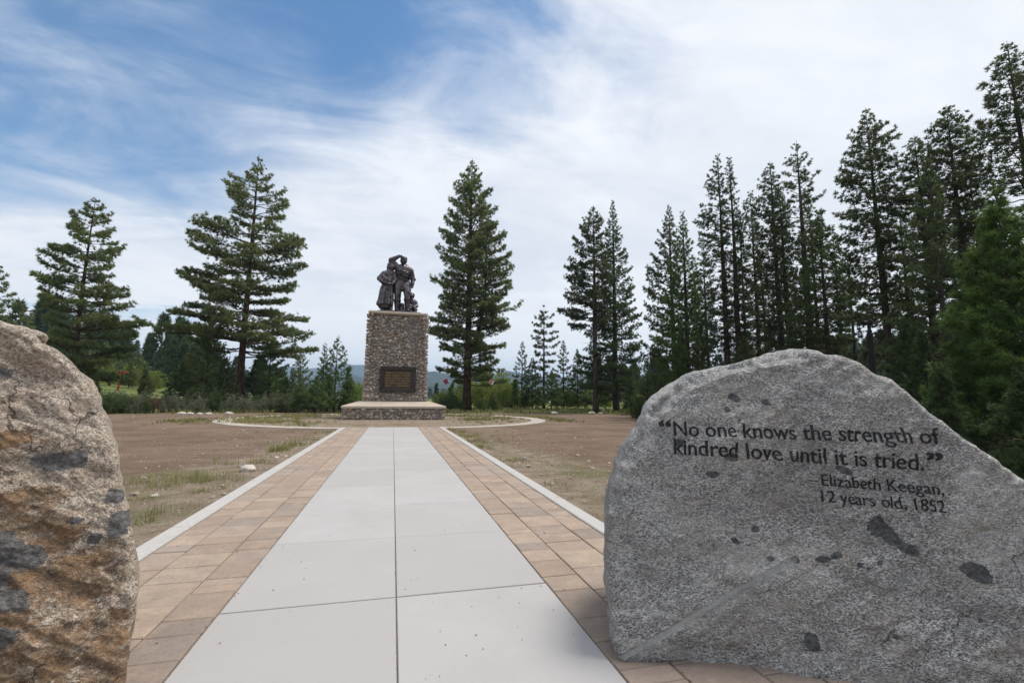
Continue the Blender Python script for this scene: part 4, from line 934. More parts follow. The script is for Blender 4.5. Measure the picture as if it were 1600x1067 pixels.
for i, (px, py, ds, wl, mt, lab) in enumerate((
        (528, 527, 47, 28, YNG, 'tallest slim young pine just left of the monument'), (508, 538, 49, 18, YNG, 'young pine with an open leader left of the tallest young one'), (472, 545, 48, 22, PON, 'bushy topped young pine under the tip of the ponderosa bough'),
        (495, 590, 43, 20, YNG, 'rounded bright green pine in front of the young pines'), (470, 600, 44, 18, YNG, 'low rounded pine at the left foot of the bright green one'), (515, 585, 45, 15, YNG, 'narrow young pine right of the rounded bright one'), (545, 575, 46, 14, YNG, 'short young pine beside the left face of the pedestal'), (458, 575, 50, 16, PON, 'dark young pine behind the low rounded one'))):
    rd = i in (3, 4)
    conifer('young_pine', px, py, ds, [(py, 3, 3), (py + 10, wl * (.6 if rd else .3), wl * (.6 if rd else .3)), (py + 28, wl * (.95 if rd else .6), wl * (.95 if rd else .6)), (py + 60, wl, wl), (642, wl, wl)], 638, mt, lab, seed=40 + i, nbr=62, tuft=.27, wd=.022, spacing=.31, tip_up=1.0, sweep=.35, jit=.2)
# -- right of the monument
conifer('pine_tree', 927, 321, 50, [(321, 3, 3), (345, 20, 18), (380, 33, 26), (430, 42, 30), (480, 50, 34), (510, 40, 34), (560, 24, 24)], 515, LOD, 'tall pine with an open left side, taller partner of the slim spire', seed=60, nbr=140, tuft=.34, spacing=.36, dead=16, tip_up=.9, sweep=.22)
conifer('pine_tree', 957, 311, 53, [(311, 2, 2), (340, 8, 9), (380, 15, 20), (420, 20, 32), (470, 30, 42), (520, 40, 45), (580, 55, 50), (630, 50, 45)], 625, (m_olive, m_bark2), 'slim spired olive pine, wide at the foot, right of its open sided partner', seed=61, nbr=190, tuft=.32, spacing=.36, tip_up=1.0, sweep=.2, twig=.45)
conifer('pine_tree', 850, 475, 58, [(475, 3, 3), (500, 20, 20), (520, 24, 26), (560, 18, 20), (630, 22, 22)], 600, LOD, 'small flat topped pine with a thin stem between the large pines', seed=62, nbr=60, tuft=.40, spacing=.46, layer=.9, tip_up=.5)
for i, (px, py, ds, wl, mt, lab) in enumerate(((816, 533, 66, 15, LOD, 'thin pine with sky beside it, left of the flat topped pine'), (880, 532, 60, 17, LOD, 'sparse bluish pine right of the flat topped pine'), (832, 560, 56, 20, OLI, 'olive green pine below the flat topped pine'), (902, 545, 58, 16, LOD, 'dark pine left of the trunk of the tall open pine'), (862, 580, 54, 20, YNG, 'low green pine at the foot of the flat topped pine'),
        (805, 594, 50, 12, FIR, 'small conical spruce beside the willow bushes'), (765, 585, 95, 8, YNG, 'distant slender conifer right of the reddish trunk'), (682, 600, 64, 11, LOD, 'small conifer close to the right face of the pedestal'), (703, 606, 60, 12, LOD, 'small conifer left of the reddish trunk'))):
    conifer('pine_tree', px, py, ds, [(py, 2, 2), (py + 15, wl * .5, wl * .5), (py + 45, wl, wl), (640, wl * 1.05, wl * 1.05)], 632, mt, lab, seed=70 + i, nbr=64, tuft=.32, spacing=.40, tip_up=.8, sweep=.25, dead=5)
conifer('pine_tree', 1045, 320, 42, [(320, 3, 3), (350, 14, 12), (400, 28, 20), (450, 35, 26), (500, 34, 30), (560, 36, 32), (620, 30, 30)], 615, LOD, 'left one of two dark pines close behind the left shoulder of the inscribed boulder', seed=80, nbr=165, tuft=.30, wd=.024, spacing=.33, tip_up=.9, sweep=.25)
conifer('pine_tree', 1066, 330, 38, [(330, 2, 2), (360, 12, 12), (400, 20, 20), (440, 24, 30), (500, 34, 38), (560, 38, 42), (610, 40, 40)], 605, FIR, 'greener right one of two pines behind the left shoulder of the inscribed boulder', seed=81, nbr=150, tuft=.27, wd=.022, spacing=.30, tip_up=1., sweep=.3)
conifer('lodgepole_pine', 1121, 238, 36, [(238, 2, 2), (262, 12, 9), (300, 22, 13), (340, 32, 18), (380, 30, 18), (430, 24, 16), (500, 30, 24), (560, 30, 26)], 545, LOD, 'left twin of the two slender lodgepole pines side by side', seed=82, nbr=185, tuft=.25, wd=.019, spacing=.30, dead=30, trunk_r=.0105, keep=.85)
conifer('lodgepole_pine', 1139, 243, 36, [(243, 2, 2), (270, 9, 10), (310, 12, 18), (350, 12, 25), (400, 14, 22), (460, 16, 20), (540, 24, 24)], 550, LOD, 'right twin of the two slender lodgepole pines side by side', seed=83, nbr=180, tuft=.25, wd=.019, spacing=.30, dead=30, trunk_r=.0115, keep=.85)
conifer('lodgepole_pine', 1172, 296, 37, [(296, 3, 3), (320, 16, 12), (360, 22, 14), (420, 24, 18), (500, 28, 20), (560, 28, 24)], 555, LOD, 'shorter lodgepole at the left of the trio with straight bare trunks', seed=84, nbr=150, tuft=.25, wd=.019, spacing=.31, dead=30, trunk_r=.0095)
conifer('lodgepole_pine', 1203, 251, 35, [(251, 4, 4), (275, 16, 14), (310, 24, 22), (360, 30, 24), (420, 26, 22), (480, 26, 22), (540, 24, 24)], 550, LOD, 'rounded top lodgepole in the middle of the trio with bare trunks', seed=85, nbr=185, tuft=.25, wd=.019, spacing=.30, dead=30, trunk_r=.0125)
conifer('lodgepole_pine', 1217, 290, 34, [(290, 3, 3), (320, 14, 16), (380, 18, 22), (440, 20, 20), (520, 20, 20)], 545, LOD, 'lodgepole at the right of the trio, partly behind the rounded one', seed=86, nbr=150, tuft=.25, wd=.019, spacing=.31, dead=30, trunk_r=.0125)
conifer('lodgepole_pine', 1244, 219, 33, [(219, 3, 3), (245, 18, 18), (280, 22, 30), (320, 26, 40), (360, 28, 44), (400, 22, 30), (460, 20, 24)], 530, LOD, 'sparse topped lodgepole with a thick dark trunk right of the bare trunked trio', seed=87, nbr=160, tuft=.25, wd=.019, spacing=.32, dead=40, trunk_r=.0135, keep=.8)
conifer('pine_tree', 1278, 330, 31, [(330, 3, 3), (360, 20, 20), (400, 32, 34), (460, 40, 46), (520, 40, 50), (560, 40, 50)], 545, OLI, 'dense olive pine tucked behind the sparse topped lodgepole', seed=88, nbr=150, tuft=.23, wd=.018, spacing=.29, tip_up=1., twig=.45, sweep=.2)
conifer('lodgepole_pine', 1352, 168, 29, [(168, 3, 3), (190, 15, 22), (215, 26, 40), (250, 38, 44), (290, 46, 40), (330, 48, 38), (380, 38, 34), (440, 32, 30), (520, 24, 24)], 510, LOD, 'tall lodgepole leaning over the black lamp post with sky left of it', seed=89, nbr=190, tuft=.24, wd=.018, spacing=.30, dead=36, trunk_r=.0110, lean=.004)
conifer('lodgepole_pine', 1428, 211, 29, [(211, 4, 4), (235, 22, 18), (270, 30, 28), (320, 36, 34), (380, 34, 34), (460, 30, 30), (560, 30, 30)], 540, LOD, 'dark pine between the lamp post lodgepole and the tall pointed pine', seed=90, nbr=180, tuft=.24, wd=.018, spacing=.30, dead=20)
conifer('lodgepole_pine', 1448, 245, 24, [(245, 3, 3), (280, 18, 18), (330, 30, 32), (400, 42, 44), (480, 55, 52), (560, 60, 60)], 600, OLI, 'sparse olive sapling with a knotty trunk in front of the dark pines', seed=91, nbr=120, tuft=.22, wd=.013, spacing=.30, dead=20, keep=.9, tip_up=1., trunk_r=.0085)
conifer('lodgepole_pine', 1478, 163, 28, [(163, 3, 3), (185, 22, 26), (220, 30, 40), (270, 34, 44), (330, 32, 40), (400, 30, 36), (500, 30, 34)], 470, LOD, 'tall pointed dark pine second from the right edge', seed=92, nbr=190, tuft=.23, wd=.017, spacing=.29, dead=30)
conifer('lodgepole_pine', 1573, 64, 27, [(64, 4, 4), (90, 24, 22), (130, 36, 34), (180, 42, 44), (240, 50, 54), (320, 56, 56), (420, 54, 54), (520, 50, 50)], 520, LOD, 'tallest dark pine at the right edge', seed=93, nbr=175, tuft=.24, wd=.017, spacing=.29, dead=20)
conifer('fir_tree', 1555, 296, 17, [(296, 3, 3), (330, 24, 26), (380, 36, 40), (450, 50, 52), (540, 62, 64), (640, 66, 70), (720, 66, 70)], 740, FIR, 'bright green young fir in front of the tallest pine at the right edge', 'tree', seed=94, nbr=170, tuft=.25, wd=.012, spacing=.17, nn=11, tip_up=1.1, sweep=.3, droop=.0, trunk_r=.009, spread=.55, tintb=.5)
for i, (px, py, ds, wl) in enumerate(((1098, 372, 44, 24), (1155, 345, 46, 22), (1186, 360, 45, 24), (1262, 300, 44, 22), (1300, 350, 46, 24), (1322, 385, 42, 26), (1402, 300, 40, 26), (1455, 330, 38, 28), (1512, 250, 36, 30), (1540, 330, 34, 30), (1085, 420, 48, 24), (1228, 395, 43, 26), (1375, 400, 40, 26), (1500, 360, 30, 34))):
    conifer('lodgepole_pine', px, py, ds, [(py, 2, 2), (py + 30, wl * .5, wl * .5), (py + 80, wl, wl), (580, wl, wl)], 570, LOD, 'thin dark pine in the back row of the wood beyond the inscribed boulder', group='back row pines beyond the inscribed boulder', seed=140 + i, nbr=84, tuft=.27, wd=.021, spacing=.36, dead=14, trunk_r=.0095)
# dark saplings filling the wood behind the inscribed boulder
for i, (px, py, ds, wl, mt, lab) in enumerate((
        (1095, 505, 36, 40, LOD, 'low dark pine filling the gap left of the twin lodgepoles'), (1160, 530, 33, 42, LOD, 'low dark pine at the feet of the twin lodgepoles'), (1235, 512, 30, 34, LOD, 'low dark pine behind the top of the inscribed boulder'),
        (1305, 528, 34, 34, LOD, 'dusky pine left of the black lamp post'), (1412, 505, 22, 40, SHD, 'green fir just right of the black lamp post'), (1440, 520, 19, 30, SHD, 'dim fir with drooping boughs behind the slope of the boulder'), (1500, 500, 18, 30, SHD, 'dim tall fir left of the bright young fir'), (1600, 590, 12, 80, SHD, 'dark fir low at the right edge above the boulder'), (1470, 580, 14, 50, SHD, 'dark fir directly over the right slope of the boulder'), (1610, 300, 19, 60, FIR, 'dark fir half outside the right edge'),
        (1010, 560, 44, 26, OLI, 'olive sapling left of the boulder shoulder'), (985, 575, 47, 24, OLI, 'low olive sapling at the foot of the slim spire'), (1060, 540, 40, 34, OLI, 'dark undergrown pine below the two pines at the boulder shoulder'))):
    k = max(.5, min(1., ds / 30))
    conifer('fir_tree' if mt in (FIR, SHD) else 'pine_tree', px, py, ds, [(py, 3, 3), (py + 30, wl * .4, wl * .4), (py + 80, wl * .75, wl * .75), (py + 160, wl, wl), (760, wl * 1.1, wl * 1.1)], min(700, 622 + 1.2 * F / ds * .9), mt, lab, seed=110 + i, nbr=int(84), tuft=.30 * k, wd=.021 * k, spacing=.36 * max(k, .62), tip_up=1., sweep=.2, droop=-.05, dead=8)

# ------------------------------------------------------------------ shrubs, grass, stones, posts
def shrub_mesh(kind, seed, nn, ln, wd, spread):
    """foliage and stems of a shrub about one metre across, on z = 0"""
    g = np.random.default_rng(seed); N = nn
    a = g.uniform(0, 6.283, N); r_ = g.uniform(.15, 1, N) ** .5; el = g.uniform(.02, 1, N) ** .8 * 1.45
    lob = 1 + .28 * np.sin(a * 3 + seed) + .18 * np.sin(a * 5 + el * 4 + seed * 2)
    p = np.stack([np.cos(a) * np.cos(el) * r_ * lob * .5, np.sin(a) * np.cos(el) * r_ * lob * .5, .04 + np.sin(el) * r_ * lob * .80], 1)
    d = p / np.linalg.norm(p, axis=1, keepdims=True) * .7 + np.array((0, 0, .6)); d /= np.linalg.norm(d, axis=1, keepdims=True)
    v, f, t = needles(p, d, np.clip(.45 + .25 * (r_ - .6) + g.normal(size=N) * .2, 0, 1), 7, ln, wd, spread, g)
    sm = MB()
    for k in range(9):
        an = g.uniform(0, 6.283); q = g.uniform(.12, .42); sm.tube([(0.02 * math.cos(an), .02 * math.sin(an), -.03), (q * .5 * math.cos(an), q * .5 * math.sin(an), .25), (q * math.cos(an), q * math.sin(an), .6)], [.016, .011, .004], 4, cap=False)
    return v, f, t, sm
def shrub(name, label, group, seed, mat, ln=.12, wd=.011, nn=420, spread=.7):
    v, f, t, sm = shrub_mesh(name, seed, nn, ln, wd, spread)
    root = empty(name, (0, 0, 0), label, 'shrub', group)
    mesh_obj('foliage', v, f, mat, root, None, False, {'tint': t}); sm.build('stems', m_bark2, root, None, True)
    return root
USED = set()
def scatter(protos, spots, label, sx=1.):
    for i, (px, py, ds, size) in enumerate(spots):
        p = far_at(px, py, ds); loc = (p[0], p[1], float(hgt(p[0], p[1])) - .02); src = protos[i % len(protos)]
        if src.name not in USED: USED.add(src.name); src.location = loc; src.scale = (size,) * 3; src.rotation_euler = (0, 0, i * 1.7)
        else: copy_thing(src, loc, size, i * 1.7, label)
g = random.Random(11)
lab = 'grey-green sagebrush along the far left edge of the brown dirt lot'
sag = [shrub('sagebrush', lab, 'sagebrush along the left edge of the dirt lot', 200 + k, m_sage, .11, .008, 460) for k in range(3)]
scatter(sag, [(185 + 9 * k + g.uniform(-3, 3), 630, 47.2 + g.uniform(-.6, 3.5), g.uniform(.8, 1.7)) for k in range(30)] + [(420 + 9 * k, 630, 47.5 + g.uniform(0, 3), g.uniform(.6, 1.2)) for k in range(12)], lab)
lab = 'dense dark green bush low beside the rusty boulder at the lot edge'
db = [shrub('green_bush', lab, 'dark bushes beside the rusty boulder', 210 + k, m_bush, .13, .012, 620) for k in range(2)]
scatter(db, [(168, 630, 47, 1.5), (190, 630, 47.5, 1.45), (208, 632, 48, 1.2), (150, 630, 48, 1.6), (180, 620, 50, 1.45)], lab)
lab = 'small green bush among the sagebrush in front of the ponderosa'
gb = [shrub('green_bush', lab, 'small green bushes before the ponderosa', 220 + k, m_bush, .12, .011, 520) for k in range(2)]
scatter(gb, [(262, 632, 50, 1.6), (335, 632, 49, 1.9), (306, 632, 50, 1.9), (350, 632, 52, 1.5), (400, 632, 51, 1.3), (440, 632, 47, 1.5), (460, 632, 46.5, 1.6), (535, 632, 47, 1.4), (228, 634, 47, 1.1)], lab)
lab = 'low ruddy brush among the grey sagebrush left of the ponderosa'
rb = [shrub('ruddy_bush', lab, 'ruddy brush left of the ponderosa', 225, m_red, .12, .008, 400)]
scatter(rb, [(238, 632, 47.4, 1.3), (247, 632, 48.2, 1.2), (256, 632, 49, 1.0)], lab)
lab = 'shaded bush on the forest floor behind the right slope of the boulder'
fb = [shrub('green_bush', lab, 'bushes on the forest floor behind the boulder', 250 + k, m_shade, .13, .010, 640) for k in range(2)]
scatter(fb, [(1462 + 30 * k, 630, 11.5 + (k * 7 % 5) * 1.1, .65 + .15 * (k % 3)) for k in range(7)] + [(1000 + 40 * k, 630, 36 - k * 2.2, 1.5) for k in range(9)], lab)
lab = 'bright yellow-green willow bush beyond the lot, right of the monument'
wb = [shrub('willow_bush', lab, 'willow bushes right of the monument', 230 + k, m_willow, .12, .012, 560) for k in range(3)]
scatter(wb, [(692, 632, 57, 2.2), (712, 632, 60, 2.0), (745, 632, 58, 3.0), (762, 632, 60, 3.2), (775, 632, 56, 2.6), (788, 632, 57, 3.0), (800, 632, 58, 2.2), (820, 632, 57, 2.4), (838, 632, 62, 2.2), (756, 632, 80, 5.), (780, 632, 90, 6.), (730, 632, 95, 6.), (800, 632, 85, 4.5), (886, 632, 60, 2.6), (900, 632, 58, 2.2), (915, 632, 60, 2.4), (945, 632, 60, 2.6), (985, 632, 50, 1.8), (996, 632, 48, 2.0), (240, 615, 80, 2.6), (222, 612, 84, 2.4), (170, 605, 82, 2.4), (195, 604, 86, 2.6), (548, 630, 66, 3.), (560, 628, 70, 3.), (423, 628, 90, 4.), (870, 632, 60, 2.4)], lab)
for o in list(C.objects):
    if o.name.startswith('willow_bush') and o.parent is None:
        p = o.location; an = math.atan2(-p.x, p.y)
        if an > .06: o['label'] = 'bright green bush on the meadow beyond, left of the monument'; o['group'] = 'meadow bushes left of the monument'
lab = 'grey-green bush standing close around the foot of the reddish pine trunk'
kb_ = [shrub('green_bush', lab, 'bushes around the reddish trunk', 240 + k, m_bush, .12, .011, 560) for k in range(2)]
scatter(kb_, [(708, 634, 50, 2.0), (700, 634, 51, 1.7), (718, 634, 50, 1.2), (752, 634, 49, 1.3), (772, 634, 51, 1.7), (690, 634, 50, 1.2)], lab)

def grass_patch(spots, seed):
    """spots: centre x, y, half width, half depth, blades, height"""
    g = np.random.default_rng(seed); V, T = [], []
    for (x, y, rx, ry, nb, h) in spots:
        nb = int(nb * .7) + 1; h = h * .85; q = np.clip(g.normal(size=(nb, 2)) * .5, -1.5, 1.5) * (rx, ry); cl = g.normal(size=(max(3, nb // 18), 2)) * .55 * (rx, ry); k = g.integers(0, len(cl), nb)
        p = np.where(g.uniform(size=(nb, 1)) < .7, cl[k] + g.normal(size=(nb, 2)) * min(.07, rx * .3), q) + (x, y)
        p = p[(np.abs(p[:, 0]) > 2.5) | (p[:, 1] > PATH_END + .2)]; nb = len(p)
        if nb == 0: continue
        z = hgt(p[:, 0], p[:, 1]); H = h * g.uniform(.4, 1.2, nb); a = g.uniform(0, 6.283, nb); ln = g.uniform(.1, .75, nb) * H
        b0 = np.c_[p, z - .01]; pr = np.c_[-np.sin(a), np.cos(a), 0 * a] * (np.maximum(.0028, H * .02) * np.maximum(1, y / 9))[:, None]
        md = b0 + np.c_[np.cos(a) * ln * .35, np.sin(a) * ln * .35, H * .6]; tp = b0 + np.c_[np.cos(a) * ln, np.sin(a) * ln, H * .95]
        V.append(np.stack([b0 - pr, b0 + pr, md + pr * .7, md - pr * .7, md - pr * .7, md + pr * .7, tp, tp], 1)); T.append(np.repeat(np.clip(g.normal(size=nb) * .2 + g.uniform(.25, .7), 0, 1), 8))
    v = np.concatenate(V).reshape(-1, 8, 3); nb = len(v)
    vv = v[:, [0, 1, 2, 3, 6]].reshape(-1, 3); t = np.concatenate(T).reshape(-1, 8)[:, :5].ravel()
    i = np.arange(nb) * 5; f1 = np.stack([i, i + 1, i + 2, i + 3], 1); f2 = np.stack([i + 3, i + 2, i + 4], 1)
    o = mesh_obj('grass', vv, [tuple(q) for q in f1] + [tuple(q) for q in f2], m_grass, None, None, False, {'tint': t}); return o
sp_ = []
def gs(px, py, rx, ry, nb, h): p = ground_at(px, py); sp_.append((p[0], p[1], rx, ry, nb, h))
for a in ((290, 752, 1.0, .45, 900, .22), (262, 758, .5, .3, 260, .16), (330, 742, .8, .5, 260, .13), (235, 805, .12, .12, 70, .20), (232, 815, .1, .1, 50, .16), (313, 770, .16, .16, 110, .15), (345, 762, .2, .2, 90, .13), (402, 724, .45, .3, 240, .20), (372, 765, .2, .2, 60, .08), (425, 706, .3, .3, 150, .24), (437, 704, .2, .2, 110, .24), (446, 703, .2, .2, 110, .22), (458, 697, .4, .4, 200, .26), (500, 690, .8, .8, 300, .2), (520, 680, 1., 1., 400, .2), (530, 675, .9, 1., 400, .2), (214, 765, .4, .4, 150, .1), (222, 780, .3, .2, 140, .13), (280, 790, .5, .3, 110, .07), (320, 790, .4, .3, 90, .06),
          (755, 700, .5, .5, 330, .2), (740, 690, .6, .6, 350, .2), (725, 682, .8, .8, 400, .2), (712, 676, .8, .8, 400, .18), (700, 672, .7, .7, 300, .18), (778, 720, .5, .4, 320, .17), (790, 730, .5, .3, 220, .12), (832, 722, .6, .5, 160, .10), (878, 757, .22, .2, 110, .16), (905, 778, .12, .12, 50, .12), (888, 765, .2, .2, 60, .1), (915, 810, .3, .3, 80, .07), (765, 690, .9, .8, 160, .12)): gs(*a)
gr = random.Random(5)
for k in range(230):                                          # straggling growth along the kerbs
    y = gr.uniform(4.5, 22); sd_ = gr.choice((-1, 1)); x = sd_ * (2.55 + abs(gr.gauss(0, .8 + .05 * y))); sp_.append((x, y, .14, .14, gr.randint(6, 26), gr.uniform(.05, .15)))
for k in range(150):                                          # inside and round the circle
    a = gr.uniform(0, 6.283); q = gr.choice((gr.uniform(6, 9.6), gr.uniform(10.9, 12.2), gr.uniform(5, 9.6)))
    x, y = CIRC[0] + q * math.cos(a), CIRC[1] + q * math.sin(a)
    if y < 27 and q > 10: continue
    if abs(x) < 3.8 and y < 40: continue
    sp_.append((x, y, 1.1, .9, gr.randint(60, 170), gr.uniform(.10, .26)))
for (x, y, rx, ry, nb) in ((-7.2, 29.5, 2.6, 1.6, 1500), (-9, 33, 1.6, 2.6, 900), (-6.6, 38, 2.4, 1.5, 700), (5.6, 31.5, 1.5, 1.0, 800), (7.5, 34, 1.2, 1.6, 400), (6, 40, 2.6, 1.4, 600), (11.5, 31, .6, 2.4, 500), (11.8, 36, 1.0, 3, 600), (-11.6, 31, .9, 2.2, 700)): sp_.append((x, y, rx, ry, nb, .26))
for k in range(520):                                          # tall growth at the far edge of the lot
    an = gr.uniform(-1.0, .75); q = gr.uniform(45.8, 58); sp_.append((-q * math.sin(an), q * math.cos(an), 1.3, 1.0, 46, gr.uniform(.25, .55)))
go = grass_patch(sp_, 5); tag(go, 'sparse green and straw coloured grass growing on the bare soil', 'grass', kind='stuff')

# loose stones and clods
mst = flat('field_stone', (.33, .285, .235), .9, .2, var=.35, scale=9)
g = np.random.default_rng(21); v0, f0 = ICO1; V, Fc = [], []; nn = 0
N = 9000
for k in range(N):
    if k < 7000: y = g.uniform(3.2, 23); x = g.choice((-1, 1)) * (2.52 + abs(g.normal()) * (1.3 + .05 * y)); s_ = .004 + g.exponential(.006)
    else: a = g.uniform(-1.25, .85); q = g.uniform(8, 45) ; x, y = -q * math.sin(a), q * math.cos(a); s_ = .012 + g.exponential(.018)
    if abs(x) < 2.5 and y < 24: continue
    s_ = min(s_, .075); d = v0 * (1 + g.normal(size=(len(v0), 1)) * .16) * (1, g.uniform(.6, 1), g.uniform(.45, .8)) * s_
    V.append(d + (x, y, float(hgt(x, y)) + s_ * .2)); Fc.append(f0 + nn); nn += len(v0)
pb = mesh_obj('gravel', np.concatenate(V), np.concatenate(Fc), mst, None, None, False); tag(pb, 'small pale stones and clods strewn over the brown soil', 'gravel', kind='stuff')
mrk = flat('pale_stone', (.50, .46, .41), .9, .2, var=.3, scale=7)
def stone(px, py, size, label, seed, group=None):
    p = ground_at(px, py); z = float(hgt(p[0], p[1])); v, f = ICO3; d = v * (1 + .22 * fbm(v, 1.2, 3, seed)[:, None]) * (size, size * .8, size * .55)
    o = mesh_obj('stone', d + (p[0], p[1], z + size * .28), f, mrk, None, (p[0], p[1], z), True); return tag(o, label, 'stone', group)
stone(387, 736, .15, 'pale round stone on the soil close to the left kerb', 1)
for i, (px, sz, lab) in enumerate(((284, .30, 'largest pale stone in the row before the sagebrush'), (297, .26, 'grey stone second from the left in the row before the sagebrush'), (312, .22, 'small stone in the middle of the row before the sagebrush'), (326, .24, 'flat stone fourth in the row before the sagebrush'), (358, .30, 'pale stone alone in front of the ponderosa trunk'))): stone(px, 648, sz, lab, 5 + i)
for i, (px, sz, lab) in enumerate(((866, .36, 'white stone at the far edge of the dirt lot, alone in the grass'), (924, .32, 'buff stone at the lot edge in front of the tall open pine'), (938, .22, 'small white stone just right of the buff stone at the lot edge'))): stone(px, 647.5, sz, lab, 15 + i)
stone(242, 776, .055, 'small grey stone in the soil beside the rusty boulder', 31)
stone(432, 716, .06, 'little brown stone by the grass tuft at the left kerb', 32)

g = np.random.default_rng(77); V, Fc = [], []; nn = 0
for k in range(380):
    x = g.uniform(-2.4, 2.4) if k % 3 else g.choice((-1, 1)) * g.uniform(1.15, 2.45); y = 1.6 + g.exponential(5); L = g.uniform(.003, .009) * (1 if k % 12 else 2.2); a = g.uniform(0, 6.283); wq = L * g.uniform(.18, .6); z = .0375 if abs(x) < 2.25 else .0515
    if y > 23: continue
    ca, sa = math.cos(a), math.sin(a); q = np.array([(-L, -wq, 0), (L * .6, -wq, .0), (L, .2 * wq, .003), (.1 * L, wq, .001), (0, 0, .004 + wq * .35)]); q = np.c_[q[:, 0] * ca - q[:, 1] * sa + x, q[:, 0] * sa + q[:, 1] * ca + y, q[:, 2] + z]
    V.append(q); Fc += [(nn, nn + 1, nn + 4), (nn + 1, nn + 2, nn + 4), (nn + 2, nn + 3, nn + 4), (nn + 3, nn, nn + 4)]; nn += 5
lt = mesh_obj('litter', np.concatenate(V), Fc, flat('dry_litter', (.13, .09, .055), .9, .1, var=.6, scale=3), None, None, False); tag(lt, 'dark bits of bark and dry leaf strewn on the paving', 'litter', kind='stuff')

# rust-red post, tilted, with a small slanted top
p0 = far_at(183, 612, 72); z = float(hgt(p0[0], p0[1])); L0 = np.array((p0[0], p0[1], z)); mred = flat('red_paint', (.34, .085, .04), .7, .3, var=.25, scale=4)
zt = far_at(186, 580, 72)[2] - z; rg_ = np.array((rt[0], rt[1], 0)); t = empty('marker_post', L0, 'thin leaning rust-red post with a small slanted top on the meadow', 'post')
MB().tube([(0, 0, -.2), tuple(rg_ * .34 + (0, 0, zt - .3))], .13, 8).build('post', mred, t)
hb = MB(); c = rg_ * .36 + (0, 0, zt - .16); fr_ = np.array((-rg_[1], rg_[0], 0))
v = []
for (a, b_, h) in ((-1, -1, -.12), (1, -1, -.02), (1, 1, -.02), (-1, 1, -.12), (-.9, -1, .16), (1.1, -1, .20), (1.1, 1, .20), (-.9, 1, .16)): v.append(c + rg_ * a * .46 + fr_ * b_ * .3 + (0, 0, h))
hb.add(v, [(3, 2, 1, 0), (4, 5, 6, 7)] + [(k, (k + 1) % 4, 4 + (k + 1) % 4, 4 + k) for k in range(4)]); hb.build('slanted_top', mred, t)

# black lamp post behind the inscribed boulder
p0 = far_at(1357, 500, 12); L0 = np.array((p0[0], p0[1], 0.)); H = p0[2]; mbl = flat('black_metal', (.010, .010, .011), .7, .2, var=.2); t = empty('lamp_post', L0, 'black metal lamp post with a small head behind the inscribed boulder', 'lamp post')
zj = far_at(1357, 521, 12)[2]
MB().box(-.11, .11, -.11, .11, 0, .03, bev=.008).tube([(0, 0, .03), (0, 0, .3), (0, 0, zj)], [.075, .062, .058], 14).build('post', mbl, t)
MB().tube([(0, 0, zj - .03), (0, 0, zj + .01), (0, 0, H - .06)], [.066, .034, .032], 12).tube([(0, 0, zj + .02), (0, 0, zj + .06)], .045, 12).build('collar', mbl, t)
hd = MB().tube([tuple(rg_ * .03 + (0, 0, H - .09)), tuple(rg_ * .01 + (0, 0, H - .015)), tuple(rg_ * -.03 + (0, 0, H))], [.052, .056, .04], 12)
hd.tube([tuple(rg_ * .02 + (0, 0, H - .05)), tuple(rg_ * -.06 + (0, 0, H - .06)), tuple(rg_ * -.11 + (0, 0, H - .075))], [.045, .05, .058], 12); hd.build('lamp_head', mbl, t)

# ribbon bunches in the low boughs of the ponderosa right of the monument
mrr, mww, mbb = flat('red_ribbon', (.50, .03, .03), .6), flat('white_ribbon', (.75, .75, .75), .6), flat('blue_ribbon', (.03, .06, .30), .6)
def bunch(px, py, ds, label, seed, sz, loops):
    p = far_at(px, py, ds); t = empty('ribbon_bunch', p, label, 'ribbon'); g = random.Random(seed)
    for name, mat, cnt in (('red_loops', mrr, loops[0]), ('white_loops', mww, loops[1]), ('blue_loops', mbb, loops[2])):
        mb = MB()
        if not cnt: continue
        for k in range(cnt):
            a, e = g.uniform(0, 6.28), g.uniform(-1, 1.2); d = np.array((math.cos(a) * math.cos(e), math.sin(a) * math.cos(e), math.sin(e))); u_ = np.cross(d, (.3, .2, 1)); u_ /= np.linalg.norm(u_); wv = np.cross(d, u_) * sz * .12
            pts = [d * sz * (.5 + .5 * math.cos(q)) * -1 + d * sz + u_ * sz * .32 * math.sin(q) for q in np.linspace(0, 6.283, 13)]
            v = [x - wv for x in pts] + [x + wv for x in pts]; mb.add(v, [(i, i + 1, 14 + i, 13 + i) for i in range(12)])
        mb.build(name, mat, t, None, True)
bunch(697, 596, 48.6, 'red, white and blue bunch in the boughs left of the reddish trunk', 1, .34, (9, 4, 7))
bunch(768, 597, 48.6, 'red and white bunch on the low bough right of the reddish trunk', 2, .28, (8, 7, 0))

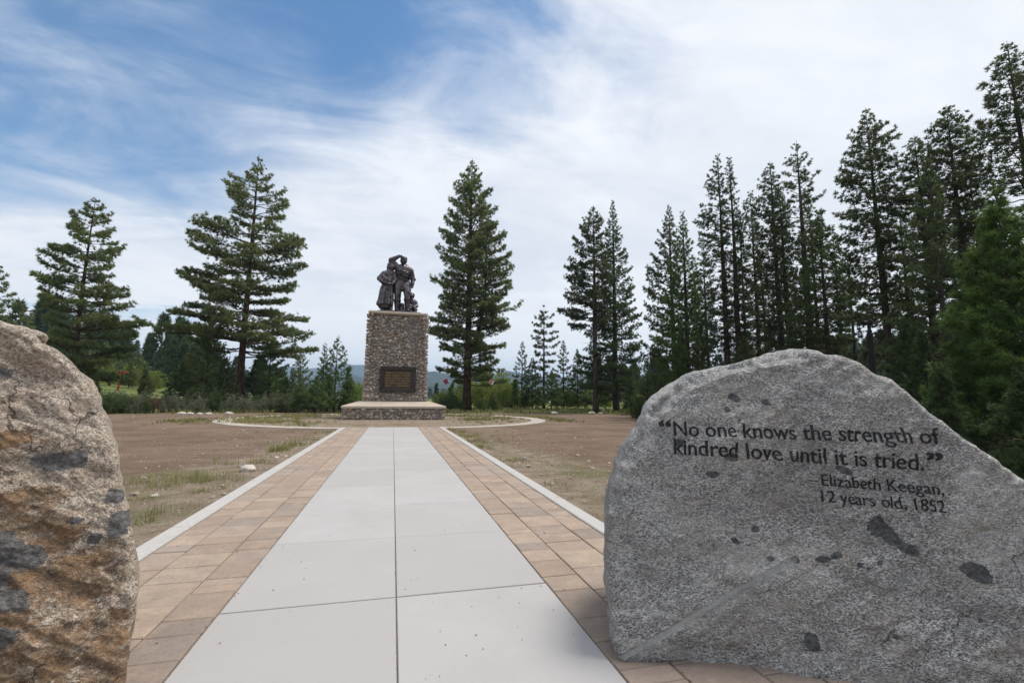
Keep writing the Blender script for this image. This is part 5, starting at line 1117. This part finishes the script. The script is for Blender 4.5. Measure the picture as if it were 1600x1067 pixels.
# ------------------------------------------------------------------ far woods
def wood(name, label, spots, seed, mat):
    g = np.random.default_rng(seed); V, T = [], []; lib = []
    for k in range(5):
        P_, D_, N = [], [], 420
        z = g.uniform(.04, 1, N) ** .85; a = g.uniform(0, 6.283, N); lay = np.sin(z * 40 + k) * .18
        r_ = (.20 * (1 - z) ** .75 + .015) * (1 + lay) * g.uniform(.45, 1.1, N) * (1 + .2 * np.sin(a * 2 + k))
        p = np.c_[np.cos(a) * r_, np.sin(a) * r_, z - .03 * g.uniform(size=N)]; d = np.c_[np.cos(a), np.sin(a), .35 + z]; d /= np.linalg.norm(d, axis=1, keepdims=True)
        v, f, t = needles(p, d, np.clip(.45 + .2 * g.normal(size=N), 0, 1), 5, .075, .010, .6, g); lib.append((v, t))
    for (x, y, h) in spots:
        v, t = lib[g.integers(0, 5)]; a = g.uniform(0, 6.283); ca, sa = math.cos(a), math.sin(a); w_ = h * g.uniform(.85, 1.35)
        V.append(np.c_[(v[:, 0] * ca - v[:, 1] * sa) * w_ + x, (v[:, 0] * sa + v[:, 1] * ca) * w_ + y, v[:, 2] * h + float(hgt(x, y)) - .2]); T.append(np.clip(t + g.normal() * .12, 0, 1))
    v = np.concatenate(V); o = mesh_obj(name, v, np.arange(len(v)).reshape(-1, 3), mat, None, None, False, {'tint': np.concatenate(T)}); return tag(o, label, 'wood', kind='stuff')
g = random.Random(3); sp1 = []
for k in range(260):
    q = 95 + 330 * g.random() ** 1.3; an = R(g.uniform(19, 62)); sp1.append((-q * math.sin(an), q * math.cos(an), g.uniform(7, 14)))
for k in range(60):
    q = g.uniform(130, 330); an = R(g.uniform(12, 21)); sp1.append((-q * math.sin(an), q * math.cos(an), g.uniform(6, 11)))
wood('forest', 'dark conifer forest covering the slope behind the red post', sp1, 4, m_far)
sp2 = []
for k in range(240):
    q = g.uniform(90, 330); an = R(g.uniform(-62, -24)); sp2.append((-q * math.sin(an), q * math.cos(an), g.uniform(7, 13)))
for k in range(120):
    q = g.uniform(150, 700); an = R(g.uniform(-22, 12)); sp2.append((-q * math.sin(an), q * math.cos(an), g.uniform(4, 8)))
wood('forest', 'hazy line of conifers far across the meadow and up the right slope', sp2, 5, m_far)

# ------------------------------------------------------------------ haze
hz = bpy.data.materials.new('haze_air'); hz.use_nodes = True; n = NT(hz.node_tree); n.n.clear()
pv_ = n.n.new('ShaderNodeVolumePrincipled'); pv_.inputs['Color'].default_value = (.55, .76, 1., 1); pv_.inputs['Density'].default_value = .00022; pv_.inputs['Anisotropy'].default_value = .2
ou = n.n.new('ShaderNodeOutputMaterial'); n.l.new(pv_.outputs[0], ou.inputs['Volume'])
lo = float(min(gv[:, 2].min(), 0)) - 4.
hb = MB().box(-6500, 6500, -6500, 6500, lo - 1, 365); ho = hb.build('haze', hz); ho['kind'] = 'stuff'
